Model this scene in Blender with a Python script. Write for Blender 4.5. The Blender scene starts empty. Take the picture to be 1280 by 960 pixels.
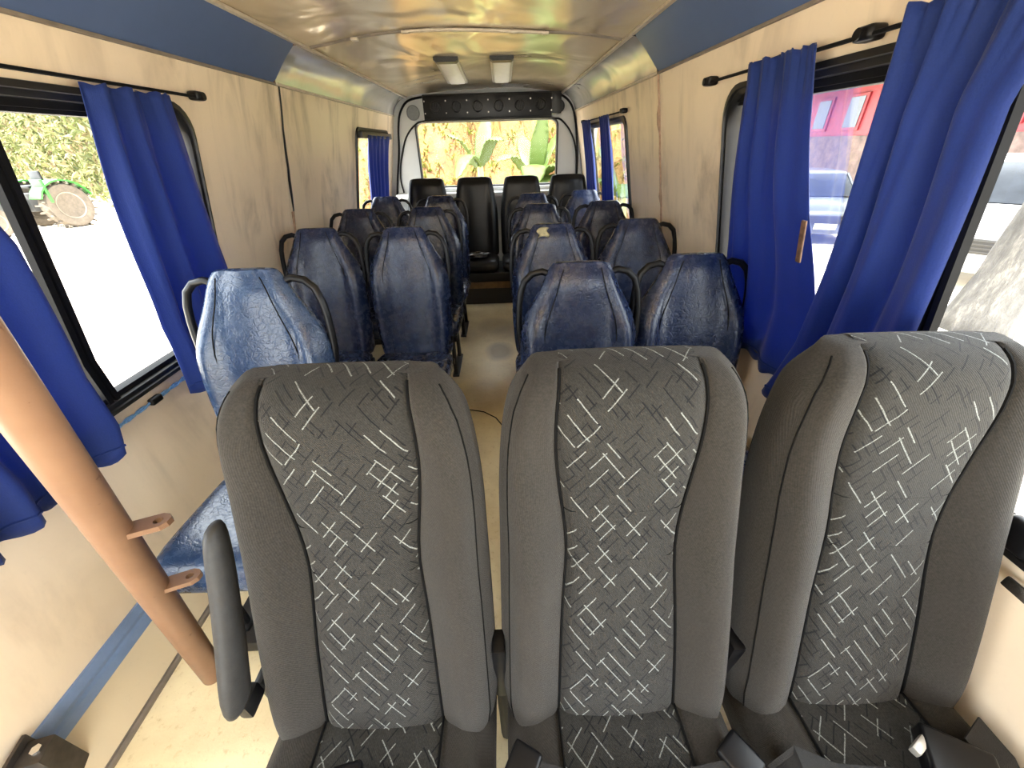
import bpy, bmesh, math, random
from mathutils import Vector, Matrix, geometry
random.seed(7)
scn = bpy.context.scene
col = scn.collection
PI = math.pi

# ------------------------------------------------------------------ helpers
def lerp(a, b, t): return a + (b - a) * t
def interp(tab, x):
    """piecewise linear table lookup, tab sorted by key"""
    if x <= tab[0][0]: return tab[0][1]
    for (a, va), (b, vb) in zip(tab, tab[1:]):
        if x <= b: return lerp(va, vb, (x - a) / (b - a))
    return tab[-1][1]
def smooth(e0, e1, x):
    t = max(0, min(1, (x - e0) / (e1 - e0))); return t * t * (3 - 2 * t)

def tag(o, label=None, cat=None, group=None, kind=None):
    if label: o['label'] = label
    if cat: o['category'] = cat
    if group: o['group'] = group
    if kind: o['kind'] = kind
    return o

def empty(name, loc=(0, 0, 0), rz=0, label=None, cat=None, group=None, kind=None):
    o = bpy.data.objects.new(name, None); col.objects.link(o)
    o.location = loc; o.rotation_euler = (0, 0, rz); o.empty_display_size = .1
    return tag(o, label, cat, group, kind)

def link(name, me, parent=None):
    o = bpy.data.objects.new(name, me); col.objects.link(o)
    if parent is not None: o.parent = parent
    return o

class MB:
    """collects shapes, builds ONE mesh object"""
    def __init__(s): s.bm = bmesh.new(); s.uv = None
    def poly(s, verts, faces, mi=0, uvs=None):
        vs = [s.bm.verts.new(v) for v in verts]
        if uvs is not None and s.uv is None: s.uv = s.bm.loops.layers.uv.new('UVMap')
        for f in faces:
            if len(set(f)) < 3: continue
            try: fc = s.bm.faces.new([vs[i] for i in f])
            except ValueError: continue
            fc.material_index = mi
            if uvs is not None:
                for lp, i in zip(fc.loops, f): lp[s.uv].uv = uvs[i]
        return vs
    def box(s, c, size, mi=0, bev=0, rot=None, taper=1.0, seg=2):
        t = bmesh.new()
        x, y, z = [k / 2 for k in size]
        pts = [(-x, -y, -z), (x, -y, -z), (x, y, -z), (-x, y, -z), (-x * taper, -y * taper, z), (x * taper, -y * taper, z), (x * taper, y * taper, z), (-x * taper, y * taper, z)]
        vs = [t.verts.new(p) for p in pts]
        for f in [(3, 2, 1, 0), (4, 5, 6, 7), (0, 1, 5, 4), (1, 2, 6, 5), (2, 3, 7, 6), (3, 0, 4, 7)]: t.faces.new([vs[i] for i in f])
        if bev: bmesh.ops.bevel(t, geom=list(t.edges), offset=bev, segments=seg, profile=.6, affect='EDGES')
        M = Matrix.Translation(c)
        if rot is not None: M = M @ rot.to_4x4()
        t.transform(M); s.merge(t, mi); return s
    def merge(s, t, mi=0):
        vm = {v: s.bm.verts.new(v.co) for v in t.verts}
        for f in t.faces:
            try:
                nf = s.bm.faces.new([vm[v] for v in f.verts]); nf.material_index = mi
            except ValueError: pass
        t.free()
    def tube(s, pts, r, n=8, mi=0, closed=False, cap=True):
        pts = [Vector(p) for p in pts]; k = len(pts)
        rr = r if isinstance(r, (list, tuple)) else [r] * k
        rings = []; up = None
        for i, p in enumerate(pts):
            a = pts[(i - 1) % k] if (closed or i > 0) else p
            b = pts[(i + 1) % k] if (closed or i < k - 1) else p
            d = (b - a).normalized() if (b - a).length > 1e-9 else Vector((0, 0, 1))
            if up is None:
                up = Vector((0, 0, 1)) if abs(d.z) < .9 else Vector((1, 0, 0))
            u = (up - d * up.dot(d)).normalized(); v = d.cross(u); up = u
            rings.append([s.bm.verts.new(p + (u * math.cos(2 * PI * j / n) + v * math.sin(2 * PI * j / n)) * rr[i]) for j in range(n)])
        for i in range(k if closed else k - 1):
            A, B = rings[i], rings[(i + 1) % k]
            for j in range(n):
                f = s.bm.faces.new((A[j], A[(j + 1) % n], B[(j + 1) % n], B[j])); f.material_index = mi
        if cap and not closed:
            for R_ in (rings[0], rings[-1]):
                f = s.bm.faces.new(R_); f.material_index = mi
        return s
    def cyl(s, c, r, h, axis='z', n=24, mi=0, bev=0, r2=None):
        t = bmesh.new()
        bmesh.ops.create_cone(t, cap_ends=True, segments=n, radius1=r, radius2=r if r2 is None else r2, depth=h)
        if bev:
            es = [e for e in t.edges if len(e.link_faces) == 2 and any(len(f.verts) > 4 for f in e.link_faces)]
            bmesh.ops.bevel(t, geom=es, offset=bev, segments=2, profile=.5, affect='EDGES')
        M = Matrix.Translation(c)
        if axis == 'x': M = M @ Matrix.Rotation(PI / 2, 4, 'Y')
        if axis == 'y': M = M @ Matrix.Rotation(PI / 2, 4, 'X')
        t.transform(M); s.merge(t, mi); return s
    def lathe(s, prof, c, axis='x', n=32, mi=0):
        """prof: list of (radius, offset along axis)"""
        rings = []
        for r, h in prof:
            ring = []
            for j in range(n):
                a = 2 * PI * j / n; p, q = r * math.cos(a), r * math.sin(a)
                v = {'x': (h, p, q), 'y': (p, h, q), 'z': (p, q, h)}[axis]
                ring.append(s.bm.verts.new(Vector(c) + Vector(v)))
            rings.append(ring)
        for A, B in zip(rings, rings[1:]):
            for j in range(n):
                f = s.bm.faces.new((A[j], A[(j + 1) % n], B[(j + 1) % n], B[j])); f.material_index = mi
        for R_ in (rings[0], rings[-1]):
            try: s.bm.faces.new(R_).material_index = mi
            except ValueError: pass
        return s
    def loft(s, rings, mi=0, cap=True, closed=True):
        R_ = [[s.bm.verts.new(p) for p in r] for r in rings]; n = len(R_[0])
        for A, B in zip(R_, R_[1:]):
            for j in range(n if closed else n - 1):
                try: s.bm.faces.new((A[j], A[(j + 1) % n], B[(j + 1) % n], B[j])).material_index = mi
                except ValueError: pass
        if cap and closed:
            for r in (R_[0], R_[-1]):
                try: s.bm.faces.new(r).material_index = mi
                except ValueError: pass
        return s
    def grid(s, fn, nu, nv, mi=0, uvfn=None):
        P = [[fn(i / nu, j / nv) for j in range(nv + 1)] for i in range(nu + 1)]
        verts = [p for r in P for p in r]
        faces = [(i * (nv + 1) + j, (i + 1) * (nv + 1) + j, (i + 1) * (nv + 1) + j + 1, i * (nv + 1) + j + 1) for i in range(nu) for j in range(nv)]
        uvs = [uvfn(i / nu, j / nv) for i in range(nu + 1) for j in range(nv + 1)] if uvfn else None
        s.poly(verts, faces, mi, uvs); return s
    def build(s, name, mats, parent=None, sm=True, sub=0, solid=0, angle=40, fixn=True):
        if fixn: bmesh.ops.recalc_face_normals(s.bm, faces=list(s.bm.faces))
        me = bpy.data.meshes.new(name); s.bm.to_mesh(me); s.bm.free()
        for m in (mats if isinstance(mats, (list, tuple)) else [mats]): me.materials.append(m)
        o = link(name, me, parent)
        if sm:
            for p in me.polygons: p.use_smooth = True
            if not sub: me.set_sharp_from_angle(angle=math.radians(angle))
        if solid:
            m = o.modifiers.new('solid', 'SOLIDIFY'); m.thickness = solid; m.offset = 0
        if sub:
            m = o.modifiers.new('sub', 'SUBSURF'); m.levels = sub; m.render_levels = sub; m.uv_smooth = 'NONE'
        return o

def copy_tree(o, parent=None):
    c = o.copy(); col.objects.link(c); c.parent = parent
    for ch in [x for x in bpy.data.objects if x.parent == o]: copy_tree(ch, c)
    return c

# ------------------------------------------------------------------ materials
class NT:
    def __init__(s, name):
        s.m = bpy.data.materials.new(name); s.m.use_nodes = True
        s.t = s.m.node_tree; s.n = s.t.nodes; s.b = s.n['Principled BSDF']
        s.out = s.n['Material Output']; s._tc = None
    def node(s, typ, **kw):
        x = s.n.new(typ)
        for k, v in kw.items(): setattr(x, k, v)
        return x
    def set(s, sock, v):
        if isinstance(v, bpy.types.NodeSocket): s.t.links.new(v, sock)
        else: sock.default_value = v
    def tc(s, which='Object'):
        if s._tc is None: s._tc = s.node('ShaderNodeTexCoord')
        return s._tc.outputs[which]
    def m_(s, op, a, b=0.0, c=0.0, clamp=False):
        x = s.node('ShaderNodeMath', operation=op, use_clamp=clamp)
        for i, v in enumerate((a, b, c)): s.set(x.inputs[i], v)
        return x.outputs[0]
    def mapping(s, vec, scale=(1, 1, 1), rot=(0, 0, 0), loc=(0, 0, 0)):
        x = s.node('ShaderNodeMapping'); s.set(x.inputs[0], vec)
        x.inputs['Scale'].default_value = scale; x.inputs['Rotation'].default_value = rot; x.inputs['Location'].default_value = loc
        return x.outputs[0]
    def noise(s, vec, scale=5, detail=4, rough=.6, dist=0):
        x = s.node('ShaderNodeTexNoise'); s.set(x.inputs['Vector'], vec)
        x.inputs['Scale'].default_value = scale; x.inputs['Detail'].default_value = detail
        x.inputs['Roughness'].default_value = rough; x.inputs['Distortion'].default_value = dist
        return x.outputs['Fac']
    def voro(s, vec, scale=5, feature='DISTANCE_TO_EDGE'):
        x = s.node('ShaderNodeTexVoronoi', feature=feature); s.set(x.inputs['Vector'], vec); x.inputs['Scale'].default_value = scale
        return x.outputs['Distance']
    def ramp(s, fac, stops):
        x = s.node('ShaderNodeValToRGB'); s.set(x.inputs[0], fac)
        e = x.color_ramp.elements
        while len(e) < len(stops): e.new(.5)
        for k, (p, c) in zip(e, stops):
            k.position = p; k.color = (c, c, c, 1) if not isinstance(c, (tuple, list)) else (*c, 1)
        return x.outputs[0]
    def mix(s, fac, a, b, mode='MIX'):
        x = s.node('ShaderNodeMix', data_type='RGBA', blend_type=mode)
        s.set(x.inputs[0], fac)
        s.set(x.inputs[6], (*a, 1) if isinstance(a, (tuple, list)) else a)
        s.set(x.inputs[7], (*b, 1) if isinstance(b, (tuple, list)) else b)
        return x.outputs[2]
    def bump(s, h, strength=.3, dist=.01):
        x = s.node('ShaderNodeBump'); x.inputs['Strength'].default_value = strength; x.inputs['Distance'].default_value = dist
        s.set(x.inputs['Height'], h); s.t.links.new(x.outputs[0], s.b.inputs['Normal']); return x
    def base(s, c, rough=.5, metal=0, spec=.5):
        s.set(s.b.inputs['Base Color'], (*c, 1) if isinstance(c, (tuple, list)) else c)
        s.set(s.b.inputs['Roughness'], rough); s.b.inputs['Metallic'].default_value = metal
        s.b.inputs['Specular IOR Level'].default_value = spec
        return s

def plain(name, c, rough=.5, metal=0, var=.12, scale=30, spec=.5, bump=0):
    k = NT(name); f = k.noise(k.tc(), scale, 4)
    dark = tuple(x * (1 - var) for x in c); lite = tuple(min(1, x * (1 + var)) for x in c)
    k.base(k.mix(k.ramp(f, [(.3, 0), (.7, 1)]), dark, lite), rough, metal, spec)
    if bump: k.bump(k.noise(k.tc(), scale * 4, 3), bump, .004)
    return k.m

def wall_mat(name, c, grime, amount=.6, rough=.38):
    k = NT(name); v = k.tc()
    streak = k.noise(k.mapping(v, (1, 2.6, .75)), 1.7, 5, .62, .9)
    blot = k.noise(k.mapping(v, (1, 1, 1)), 2.3, 5, .6, .3)
    fine = k.noise(v, 60, 3)
    f = k.m_('MULTIPLY', k.ramp(streak, [(.46, 0), (.72, 1)]), k.ramp(blot, [(.36, 0), (.64, 1)]))
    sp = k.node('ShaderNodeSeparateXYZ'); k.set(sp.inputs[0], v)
    f = k.m_('MULTIPLY', f, k.m_('MULTIPLY', k.ramp(k.m_('DIVIDE', sp.outputs[1], 4.0), [(.2, .28), (.55, 1)]), amount))  # grime thins toward the front, which also paints in the brighter light there
    cc = k.mix(f, c, grime)
    cc = k.mix(k.m_('MULTIPLY', k.ramp(fine, [(.6, 0), (.75, 1)]), .10), cc, tuple(x * .6 for x in c))
    k.base(cc, k.m_('ADD', k.m_('MULTIPLY', blot, .25), rough - .12), 0, .45)
    h = k.m_('ADD', k.m_('MULTIPLY', k.noise(k.mapping(v, (1, 1.3, .7)), 1.5, 2), .7), k.m_('MULTIPLY', fine, .01))
    k.bump(h, .35, .06)
    return k.m

M = {}
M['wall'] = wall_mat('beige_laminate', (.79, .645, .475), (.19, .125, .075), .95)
M['wall_rear'] = wall_mat('grey_white_plastic', (.62, .63, .62), (.35, .33, .29), .35)
M['kick'] = wall_mat('cream_kick_panel', (.68, .56, .37), (.5, .35, .18), .5)

def ceiling_mat(name, c, grime):
    k = NT(name); v = k.tc()
    b1 = k.noise(k.mapping(v, (1.2, .8, 1)), 1.9, 4, .55, .5)
    b2 = k.noise(v, 9, 4, .6)
    cc = k.mix(k.m_('MULTIPLY', k.ramp(b1, [(.42, 0), (.7, 1)]), .55), c, grime)
    cc = k.mix(k.m_('MULTIPLY', k.ramp(b2, [(.62, 0), (.75, 1)]), .2), cc, grime)
    k.base(cc, k.m_('ADD', k.m_('MULTIPLY', b1, .22), .10), .30, .8)
    k.bump(k.noise(k.mapping(v, (1.1, .7, 1)), 2.2, 2, .45, .8), .55, .06)
    return k.m
M['ceil'] = ceiling_mat('cream_headliner', (.74, .62, .43), (.42, .32, .205))
M['cove_rear'] = ceiling_mat('silver_grey_cove', (.50, .485, .465), (.27, .25, .23))
M['cove_front'] = plain('slate_blue_cove', (.085, .125, .24), .38, 0, .08, 3, .45)

def floor_mat():
    k = NT('cream_vinyl_floor'); v = k.tc()
    n1 = k.noise(v, 3.2, 5, .6, .4); n2 = k.noise(v, 45, 4, .7); n3 = k.noise(v, 150, 2)
    cc = k.mix(k.ramp(n1, [(.4, 0), (.68, 1)]), (.86, .74, .47), (.70, .57, .335))
    cc = k.mix(k.m_('MULTIPLY', k.ramp(n2, [(.56, 0), (.7, 1)]), .55), cc, (.55, .41, .19))
    # round worn stains left on the aisle
    sep = k.node('ShaderNodeSeparateXYZ'); k.set(sep.inputs[0], v)
    for (cx, cy, r, a) in [(-.06, 2.95, .15, .75), (-.17, 2.25, .22, .35), (-.1, 3.5, .2, .3)]:
        dx = k.m_('SUBTRACT', sep.outputs[0], cx); dy = k.m_('MULTIPLY', k.m_('SUBTRACT', sep.outputs[1], cy), .8)
        d = k.m_('SQRT', k.m_('ADD', k.m_('MULTIPLY', dx, dx), k.m_('MULTIPLY', dy, dy)))
        d = k.m_('ADD', d, k.m_('MULTIPLY', k.m_('SUBTRACT', n1, .5), .12))
        f = k.m_('MULTIPLY', k.ramp(k.m_('DIVIDE', d, r), [(.55, 1), (1, 0)]), a)
        cc = k.mix(f, cc, (.22, .16, .09))
    k.base(cc, k.m_('ADD', k.m_('MULTIPLY', n1, .3), .2), 0, .45)
    k.bump(n3, .15, .003)
    return k.m
M['floor'] = floor_mat()
M['blue_strip'] = plain('blue_vinyl_strip', (.17, .25, .42), .45, 0, .12, 12)
M['grey_strip'] = plain('brown_grey_trim', (.20, .165, .13), .5, 0, .2, 20)
M['black'] = plain('black_rubber', (.005, .005, .0055), .45, 0, .2, 40)
M['black_gloss'] = plain('black_plastic', (.005, .005, .006), .34, 0, .2, 40, .25)
M['dark_plastic'] = plain('dark_grey_plastic', (.018, .017, .0165), .5, 0, .15, 60, .4, .1)
M['steel_frame'] = plain('black_window_bar', (.007, .007, .008), .65, 0, .2, 20, .08)
M['silver'] = plain('dull_aluminium', (.55, .52, .47), .35, .7, .12, 30)
M['chrome'] = plain('chrome', (.7, .7, .7), .15, 1, .05, 20)
M['cream_trim'] = plain('cream_trim_strip', (.55, .48, .38), .4, .1, .15, 25)
M['rust'] = plain('rusty_metal', (.16, .085, .05), .7, .2, .5, 60)
M['tape'] = plain('brown_tape', (.36, .23, .15), .5, 0, .3, 40)
M['diffuser'] = plain('white_light_diffuser', (.78, .76, .72), .4, 0, .05, 30)
M['white_panel'] = plain('white_ledge', (.8, .8, .78), .45, 0, .05, 10)
M['wood_board'] = plain('brown_plywood', (.22, .13, .065), .55, 0, .3, 18)
M['webbing'] = plain('black_belt_webbing', (.011, .0105, .0105), .6, 0, .3, 120, .3, .3)
M['body_blue'] = plain('bus_body_paint', (.75, .75, .73), .4, 0, .05, 5)

def pole_mat():
    k = NT('brown_painted_pole'); v = k.tc()
    n = k.noise(v, 38, 4, .7); n2 = k.noise(v, 5, 3)
    cc = k.mix(k.ramp(n2, [(.35, 0), (.7, 1)]), (.20, .108, .062), (.25, .14, .083))
    cc = k.mix(k.ramp(n, [(.66, 0), (.72, 1)]), cc, (.13, .06, .03))
    k.base(cc, .45, 0, .35); k.bump(n, .15, .003); return k.m
M['pole'] = pole_mat()

def vinyl_mat(name, c1, c2, wear):
    """cracked leatherette with worn paler patches"""
    k = NT(name); v = k.tc()
    oi = k.node('ShaderNodeObjectInfo')
    off = k.node('ShaderNodeVectorMath', operation='MULTIPLY_ADD'); k.set(off.inputs[0], v); off.inputs[1].default_value = (1, 1, 1)
    cmb = k.node('ShaderNodeCombineXYZ'); r9 = k.m_('MULTIPLY', oi.outputs['Random'], 9.0)
    for i in range(3): k.set(cmb.inputs[i], r9)
    k.set(off.inputs[2], cmb.outputs[0]); v = off.outputs[0]
    n1 = k.noise(v, 4.5, 4, .6, .3); n2 = k.noise(v, 30, 4, .65, .2)
    warp = k.node('ShaderNodeTexNoise'); k.set(warp.inputs['Vector'], v); warp.inputs['Scale'].default_value = 14; warp.inputs['Detail'].default_value = 3
    wv = k.node('ShaderNodeVectorMath', operation='MULTIPLY_ADD'); k.set(wv.inputs[0], warp.outputs['Color']); wv.inputs[1].default_value = (.09, .09, .09); k.set(wv.inputs[2], v)
    e1 = k.voro(k.mapping(wv.outputs[0], (1, 1, 1.7)), 34); e2 = k.voro(k.mapping(wv.outputs[0], (1.3, 1.3, 1)), 75)
    worn = k.ramp(k.m_('ADD', n1, k.m_('MULTIPLY', k.m_('SUBTRACT', n2, .5), .35)), [(.38, 0), (.72, 1)])
    crack = k.m_('MULTIPLY', k.ramp(e1, [(0, 1), (.05, 0)]), worn)
    cc = k.mix(worn, c1, c2)
    cc = k.mix(k.m_('MULTIPLY', k.m_('MULTIPLY', worn, k.ramp(n2, [(.42, 0), (.8, 1)])), .5), cc, wear)
    cc = k.mix(k.m_('MULTIPLY', crack, .14), cc, tuple(min(1, q * 2.6 + .03) for q in wear))
    k.base(cc, k.m_('ADD', k.m_('MULTIPLY', n2, .14), .20), 0, .6)
    h = k.m_('ADD', k.m_('MULTIPLY', k.ramp(e1, [(0, 0), (.12, 1)]), .30), k.m_('ADD', k.m_('MULTIPLY', k.ramp(e2, [(0, 0), (.15, 1)]), .10), k.m_('MULTIPLY', k.noise(v, 7, 2, .4), 2.2)))
    k.bump(h, .15, .012)
    return k.m
M['vinyl'] = vinyl_mat('navy_leatherette', (.0085, .0165, .050), (.013, .026, .076), (.028, .044, .088))
M['vinyl_light'] = vinyl_mat('pale_blue_leatherette', (.020, .040, .092), (.030, .060, .128), (.075, .115, .185))  # same leatherette in a paler blue, used on the single seat
M['vinyl_dark'] = plain('black_leatherette', (.0022, .0022, .0025), .36, 0, .25, 14, .28, .05)
M['cushion_blue'] = plain('blue_cushion_cover', (.05, .09, .18), .5, 0, .3, 25)

def fabric_mat(name, pattern):
    k = NT(name); uv = k.tc('UV')
    sep = k.node('ShaderNodeSeparateXYZ'); k.set(sep.inputs[0], uv)
    x, y = sep.outputs[0], sep.outputs[1]
    # twill ribs
    a = k.m_('ADD', x, k.m_('MULTIPLY', y, .75))
    rib = k.m_('SINE', k.m_('MULTIPLY', a, 1500.0))
    rib2 = k.m_('SINE', k.m_('MULTIPLY', k.m_('SUBTRACT', x, k.m_('MULTIPLY', y, 1.4)), 2100.0))
    n = k.noise(k.tc('Object'), 240, 3, .7); big = k.noise(k.tc('Object'), 4, 3)
    base = (.029, .0255, .022) if not pattern else (.026, .0245, .022)
    cc = k.mix(k.ramp(n, [(.3, 0), (.7, 1)]), tuple(q * .62 for q in base), tuple(q * 1.4 for q in base))
    cc = k.mix(k.m_('MULTIPLY', k.m_('ADD', rib, 1.0), .16), cc, (.016, .015, .014))
    cc = k.mix(k.m_('MULTIPLY', k.ramp(big, [(.4, 0), (.7, 1)]), .25), cc, tuple(q * 1.35 for q in base))
    if pattern:
        def strokes(ang, pitch, per, thick, seed, keep, lmin, lmax):
            c, s_ = math.cos(ang), math.sin(ang)
            u = k.m_('ADD', k.m_('MULTIPLY', x, c), k.m_('MULTIPLY', y, s_))
            w = k.m_('ADD', k.m_('SUBTRACT', k.m_('MULTIPLY', y, c), k.m_('MULTIPLY', x, s_)), seed * .137)
            row = k.m_('FLOOR', k.m_('DIVIDE', w, pitch))
            wn = k.node('ShaderNodeTexWhiteNoise', noise_dimensions='1D'); k.set(wn.inputs['W'], k.m_('ADD', row, seed))
            u2 = k.m_('DIVIDE', k.m_('ADD', u, k.m_('MULTIPLY', wn.outputs['Value'], per * 3)), per)
            cell = k.m_('FLOOR', u2); fu = k.m_('FRACT', u2)
            wn2 = k.node('ShaderNodeTexWhiteNoise', noise_dimensions='2D')
            cb = k.node('ShaderNodeCombineXYZ'); k.set(cb.inputs[0], cell); k.set(cb.inputs[1], k.m_('ADD', row, seed * 3.1))
            k.set(wn2.inputs['Vector'], cb.outputs[0])
            ln = k.m_('ADD', k.m_('MULTIPLY', wn2.outputs['Value'], lmax - lmin), lmin)
            sc = k.node('ShaderNodeSeparateColor'); k.set(sc.inputs[0], wn2.outputs['Color'])
            on = k.m_('LESS_THAN', sc.outputs[1], keep)
            jit = k.m_('ADD', .5, k.m_('MULTIPLY', k.m_('SUBTRACT', sc.outputs[2], .5), .5))
            wv = k.m_('ABSOLUTE', k.m_('SUBTRACT', k.m_('FRACT', k.m_('DIVIDE', w, pitch)), jit))
            inside = k.m_('MULTIPLY', k.m_('LESS_THAN', wv, thick / pitch), k.m_('LESS_THAN', fu, ln))
            return k.m_('MULTIPLY', inside, on)
        dk = k.m_('MAXIMUM', strokes(math.radians(-52), .016, .075, .0013, 5.0, .62, .3, .75), strokes(math.radians(50), .018, .07, .0013, 9.0, .58, .3, .75))
        lt = k.m_('MAXIMUM', strokes(math.radians(-52), .026, .100, .0012, 1.0, .62, .4, .8), strokes(math.radians(50), .026, .088, .0011, 2.0, .55, .25, .7))
        dots = k.ramp(k.noise(k.tc('Object'), 420, 2), [(.33, .25), (.55, 1)])
        cc = k.mix(k.m_('MULTIPLY', dk, .85), cc, (.004, .004, .006))
        cc = k.mix(k.m_('MULTIPLY', k.m_('MULTIPLY', lt, dots), .85), cc, (.26, .275, .26))
    k.base(cc, .9, 0, .12)
    k.b.inputs['Sheen Weight'].default_value = .10
    k.bump(k.m_('ADD', k.m_('MULTIPLY', k.m_('ADD', rib, rib2), .3), n), .35, .0025)
    return k.m
M['fabric'] = fabric_mat('grey_twill_fabric', False)
M['fabric_pat'] = fabric_mat('grey_stroke_pattern_fabric', True)
M['piping'] = plain('black_seam', (.004, .004, .004), .8, 0, .2, 80, .1)

def curtain_mat():
    k = NT('royal_blue_curtain'); v = k.tc()
    n = k.noise(v, 300, 2); w = k.noise(k.mapping(v, (1, 1, .2)), 20, 3)
    cc = k.mix(n, (.006, .020, .115), (.012, .036, .19))
    k.base(cc, .7, 0, .25)
    k.b.inputs['Sheen Weight'].default_value = .15
    k.bump(k.m_('ADD', n, k.m_('MULTIPLY', w, .6)), .2, .004)
    tr = k.node('ShaderNodeBsdfTranslucent'); tr.inputs[0].default_value = (.012, .06, .42, 1)
    mx = k.node('ShaderNodeMixShader'); mx.inputs[0].default_value = .22
    k.t.links.new(k.b.outputs[0], mx.inputs[1]); k.t.links.new(tr.outputs[0], mx.inputs[2]); k.t.links.new(mx.outputs[0], k.out.inputs[0])
    return k.m
M['curtain'] = curtain_mat()

def glass_mat():
    k = NT('window_glass')
    tr = k.node('ShaderNodeBsdfTransparent'); tr.inputs[0].default_value = (.94, .96, .95, 1)
    gl = k.node('ShaderNodeBsdfGlossy'); gl.inputs['Roughness'].default_value = .03
    fr = k.node('ShaderNodeFresnel'); fr.inputs[0].default_value = 1.25
    mx = k.node('ShaderNodeMixShader'); k.t.links.new(k.m_('MULTIPLY', fr.outputs[0], .6), mx.inputs[0])
    k.t.links.new(tr.outputs[0], mx.inputs[1]); k.t.links.new(gl.outputs[0], mx.inputs[2]); k.t.links.new(mx.outputs[0], k.out.inputs[0])
    return k.m
M['glass'] = glass_mat()

# ------------------------------------------------------------------ the bus body
CX = -.155
YF, YR = -1.5, 5.10          # front and rear end of the cabin
def XL(z): return -1.14 - .21 * (1.795 - z) if z > .95 else -1.317
def XR(z): return .83 + .20 * (1.79 - z) if z > .95 else .998
def side_x(side, z): return XL(z) if side < 0 else XR(z)
ZC = 1.95                     # cove top / ceiling edge
CL, CR = -.977, .672
def ceil_z(x, y=None):
    u = (x - CX) / .826
    return ZC + .062 * (1 - u * u)

def rounded_rect(y0, y1, z0, z1, r, n=6, step=.06):
    pts = []
    for cy, cz, a0 in [(y1 - r, z1 - r, 0), (y0 + r, z1 - r, 90), (y0 + r, z0 + r, 180), (y1 - r, z0 + r, 270)]:
        for i in range(n + 1):
            a = math.radians(a0 + 90 * i / n); pts.append((cy + r * math.cos(a), cz + r * math.sin(a)))
    out = []
    for a, b in zip(pts, pts[1:] + pts[:1]):
        d = math.hypot(b[0] - a[0], b[1] - a[1]); k = max(1, int(d / step))
        for i in range(k): out.append((lerp(a[0], b[0], i / k), lerp(a[1], b[1], i / k)))
    return out

def cut(obj, cutters):
    for c in cutters:
        m = obj.modifiers.new('cut', 'BOOLEAN'); m.operation = 'DIFFERENCE'; m.solver = 'EXACT'; m.object = c
    dg = bpy.context.evaluated_depsgraph_get()
    me = bpy.data.meshes.new_from_object(obj.evaluated_get(dg))
    obj.modifiers.clear(); old = obj.data; obj.data = me; bpy.data.meshes.remove(old)
    for c in cutters:
        d = c.data; bpy.data.objects.remove(c); bpy.data.meshes.remove(d)

def side_wall(name, side, wins):
    prof = [.0, .18, .5, .95, 1.15, 1.35, 1.6, 1.80]
    b = MB(); T = .055 * side
    ys = [YF, YR]
    ring = [(side_x(side, z), z) for z in prof] + [(side_x(side, z) + T, z) for z in reversed(prof)]
    b.loft([[(x, y, z) for x, z in ring] for y in ys])
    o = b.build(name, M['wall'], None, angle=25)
    cs = []
    for (y0, y1, z0, z1, r) in wins:
        c = MB(); pr = rounded_rect(y0, y1, z0, z1, r, 6, 9)
        xs = (side * .6 + CX, side * 1.6 + CX)
        c.loft([[(x, y, z) for y, z in pr] for x in xs]); cs.append(c.build('cutter', M['wall'], None, sm=False))
    bpy.context.view_layer.update()
    cut(o, cs)
    for p in o.data.polygons: p.use_smooth = False
    tag(o, kind='structure'); return o

WIN = {  # side, y0, y1, z0, z1, corner
    'left_front': (-1, -.62, 1.79, .79, 1.645, .09),
    'left_rear': (-1, 3.80, 4.82, .85, 1.635, .05),
    'right_front': (1, -.62, 1.765, .79, 1.645, .09),
    'right_rear': (1, 3.15, 4.50, .85, 1.63, .06),
}
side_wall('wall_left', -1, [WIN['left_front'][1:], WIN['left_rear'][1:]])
side_wall('wall_right', 1, [WIN['right_front'][1:], WIN['right_rear'][1:]])

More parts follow.
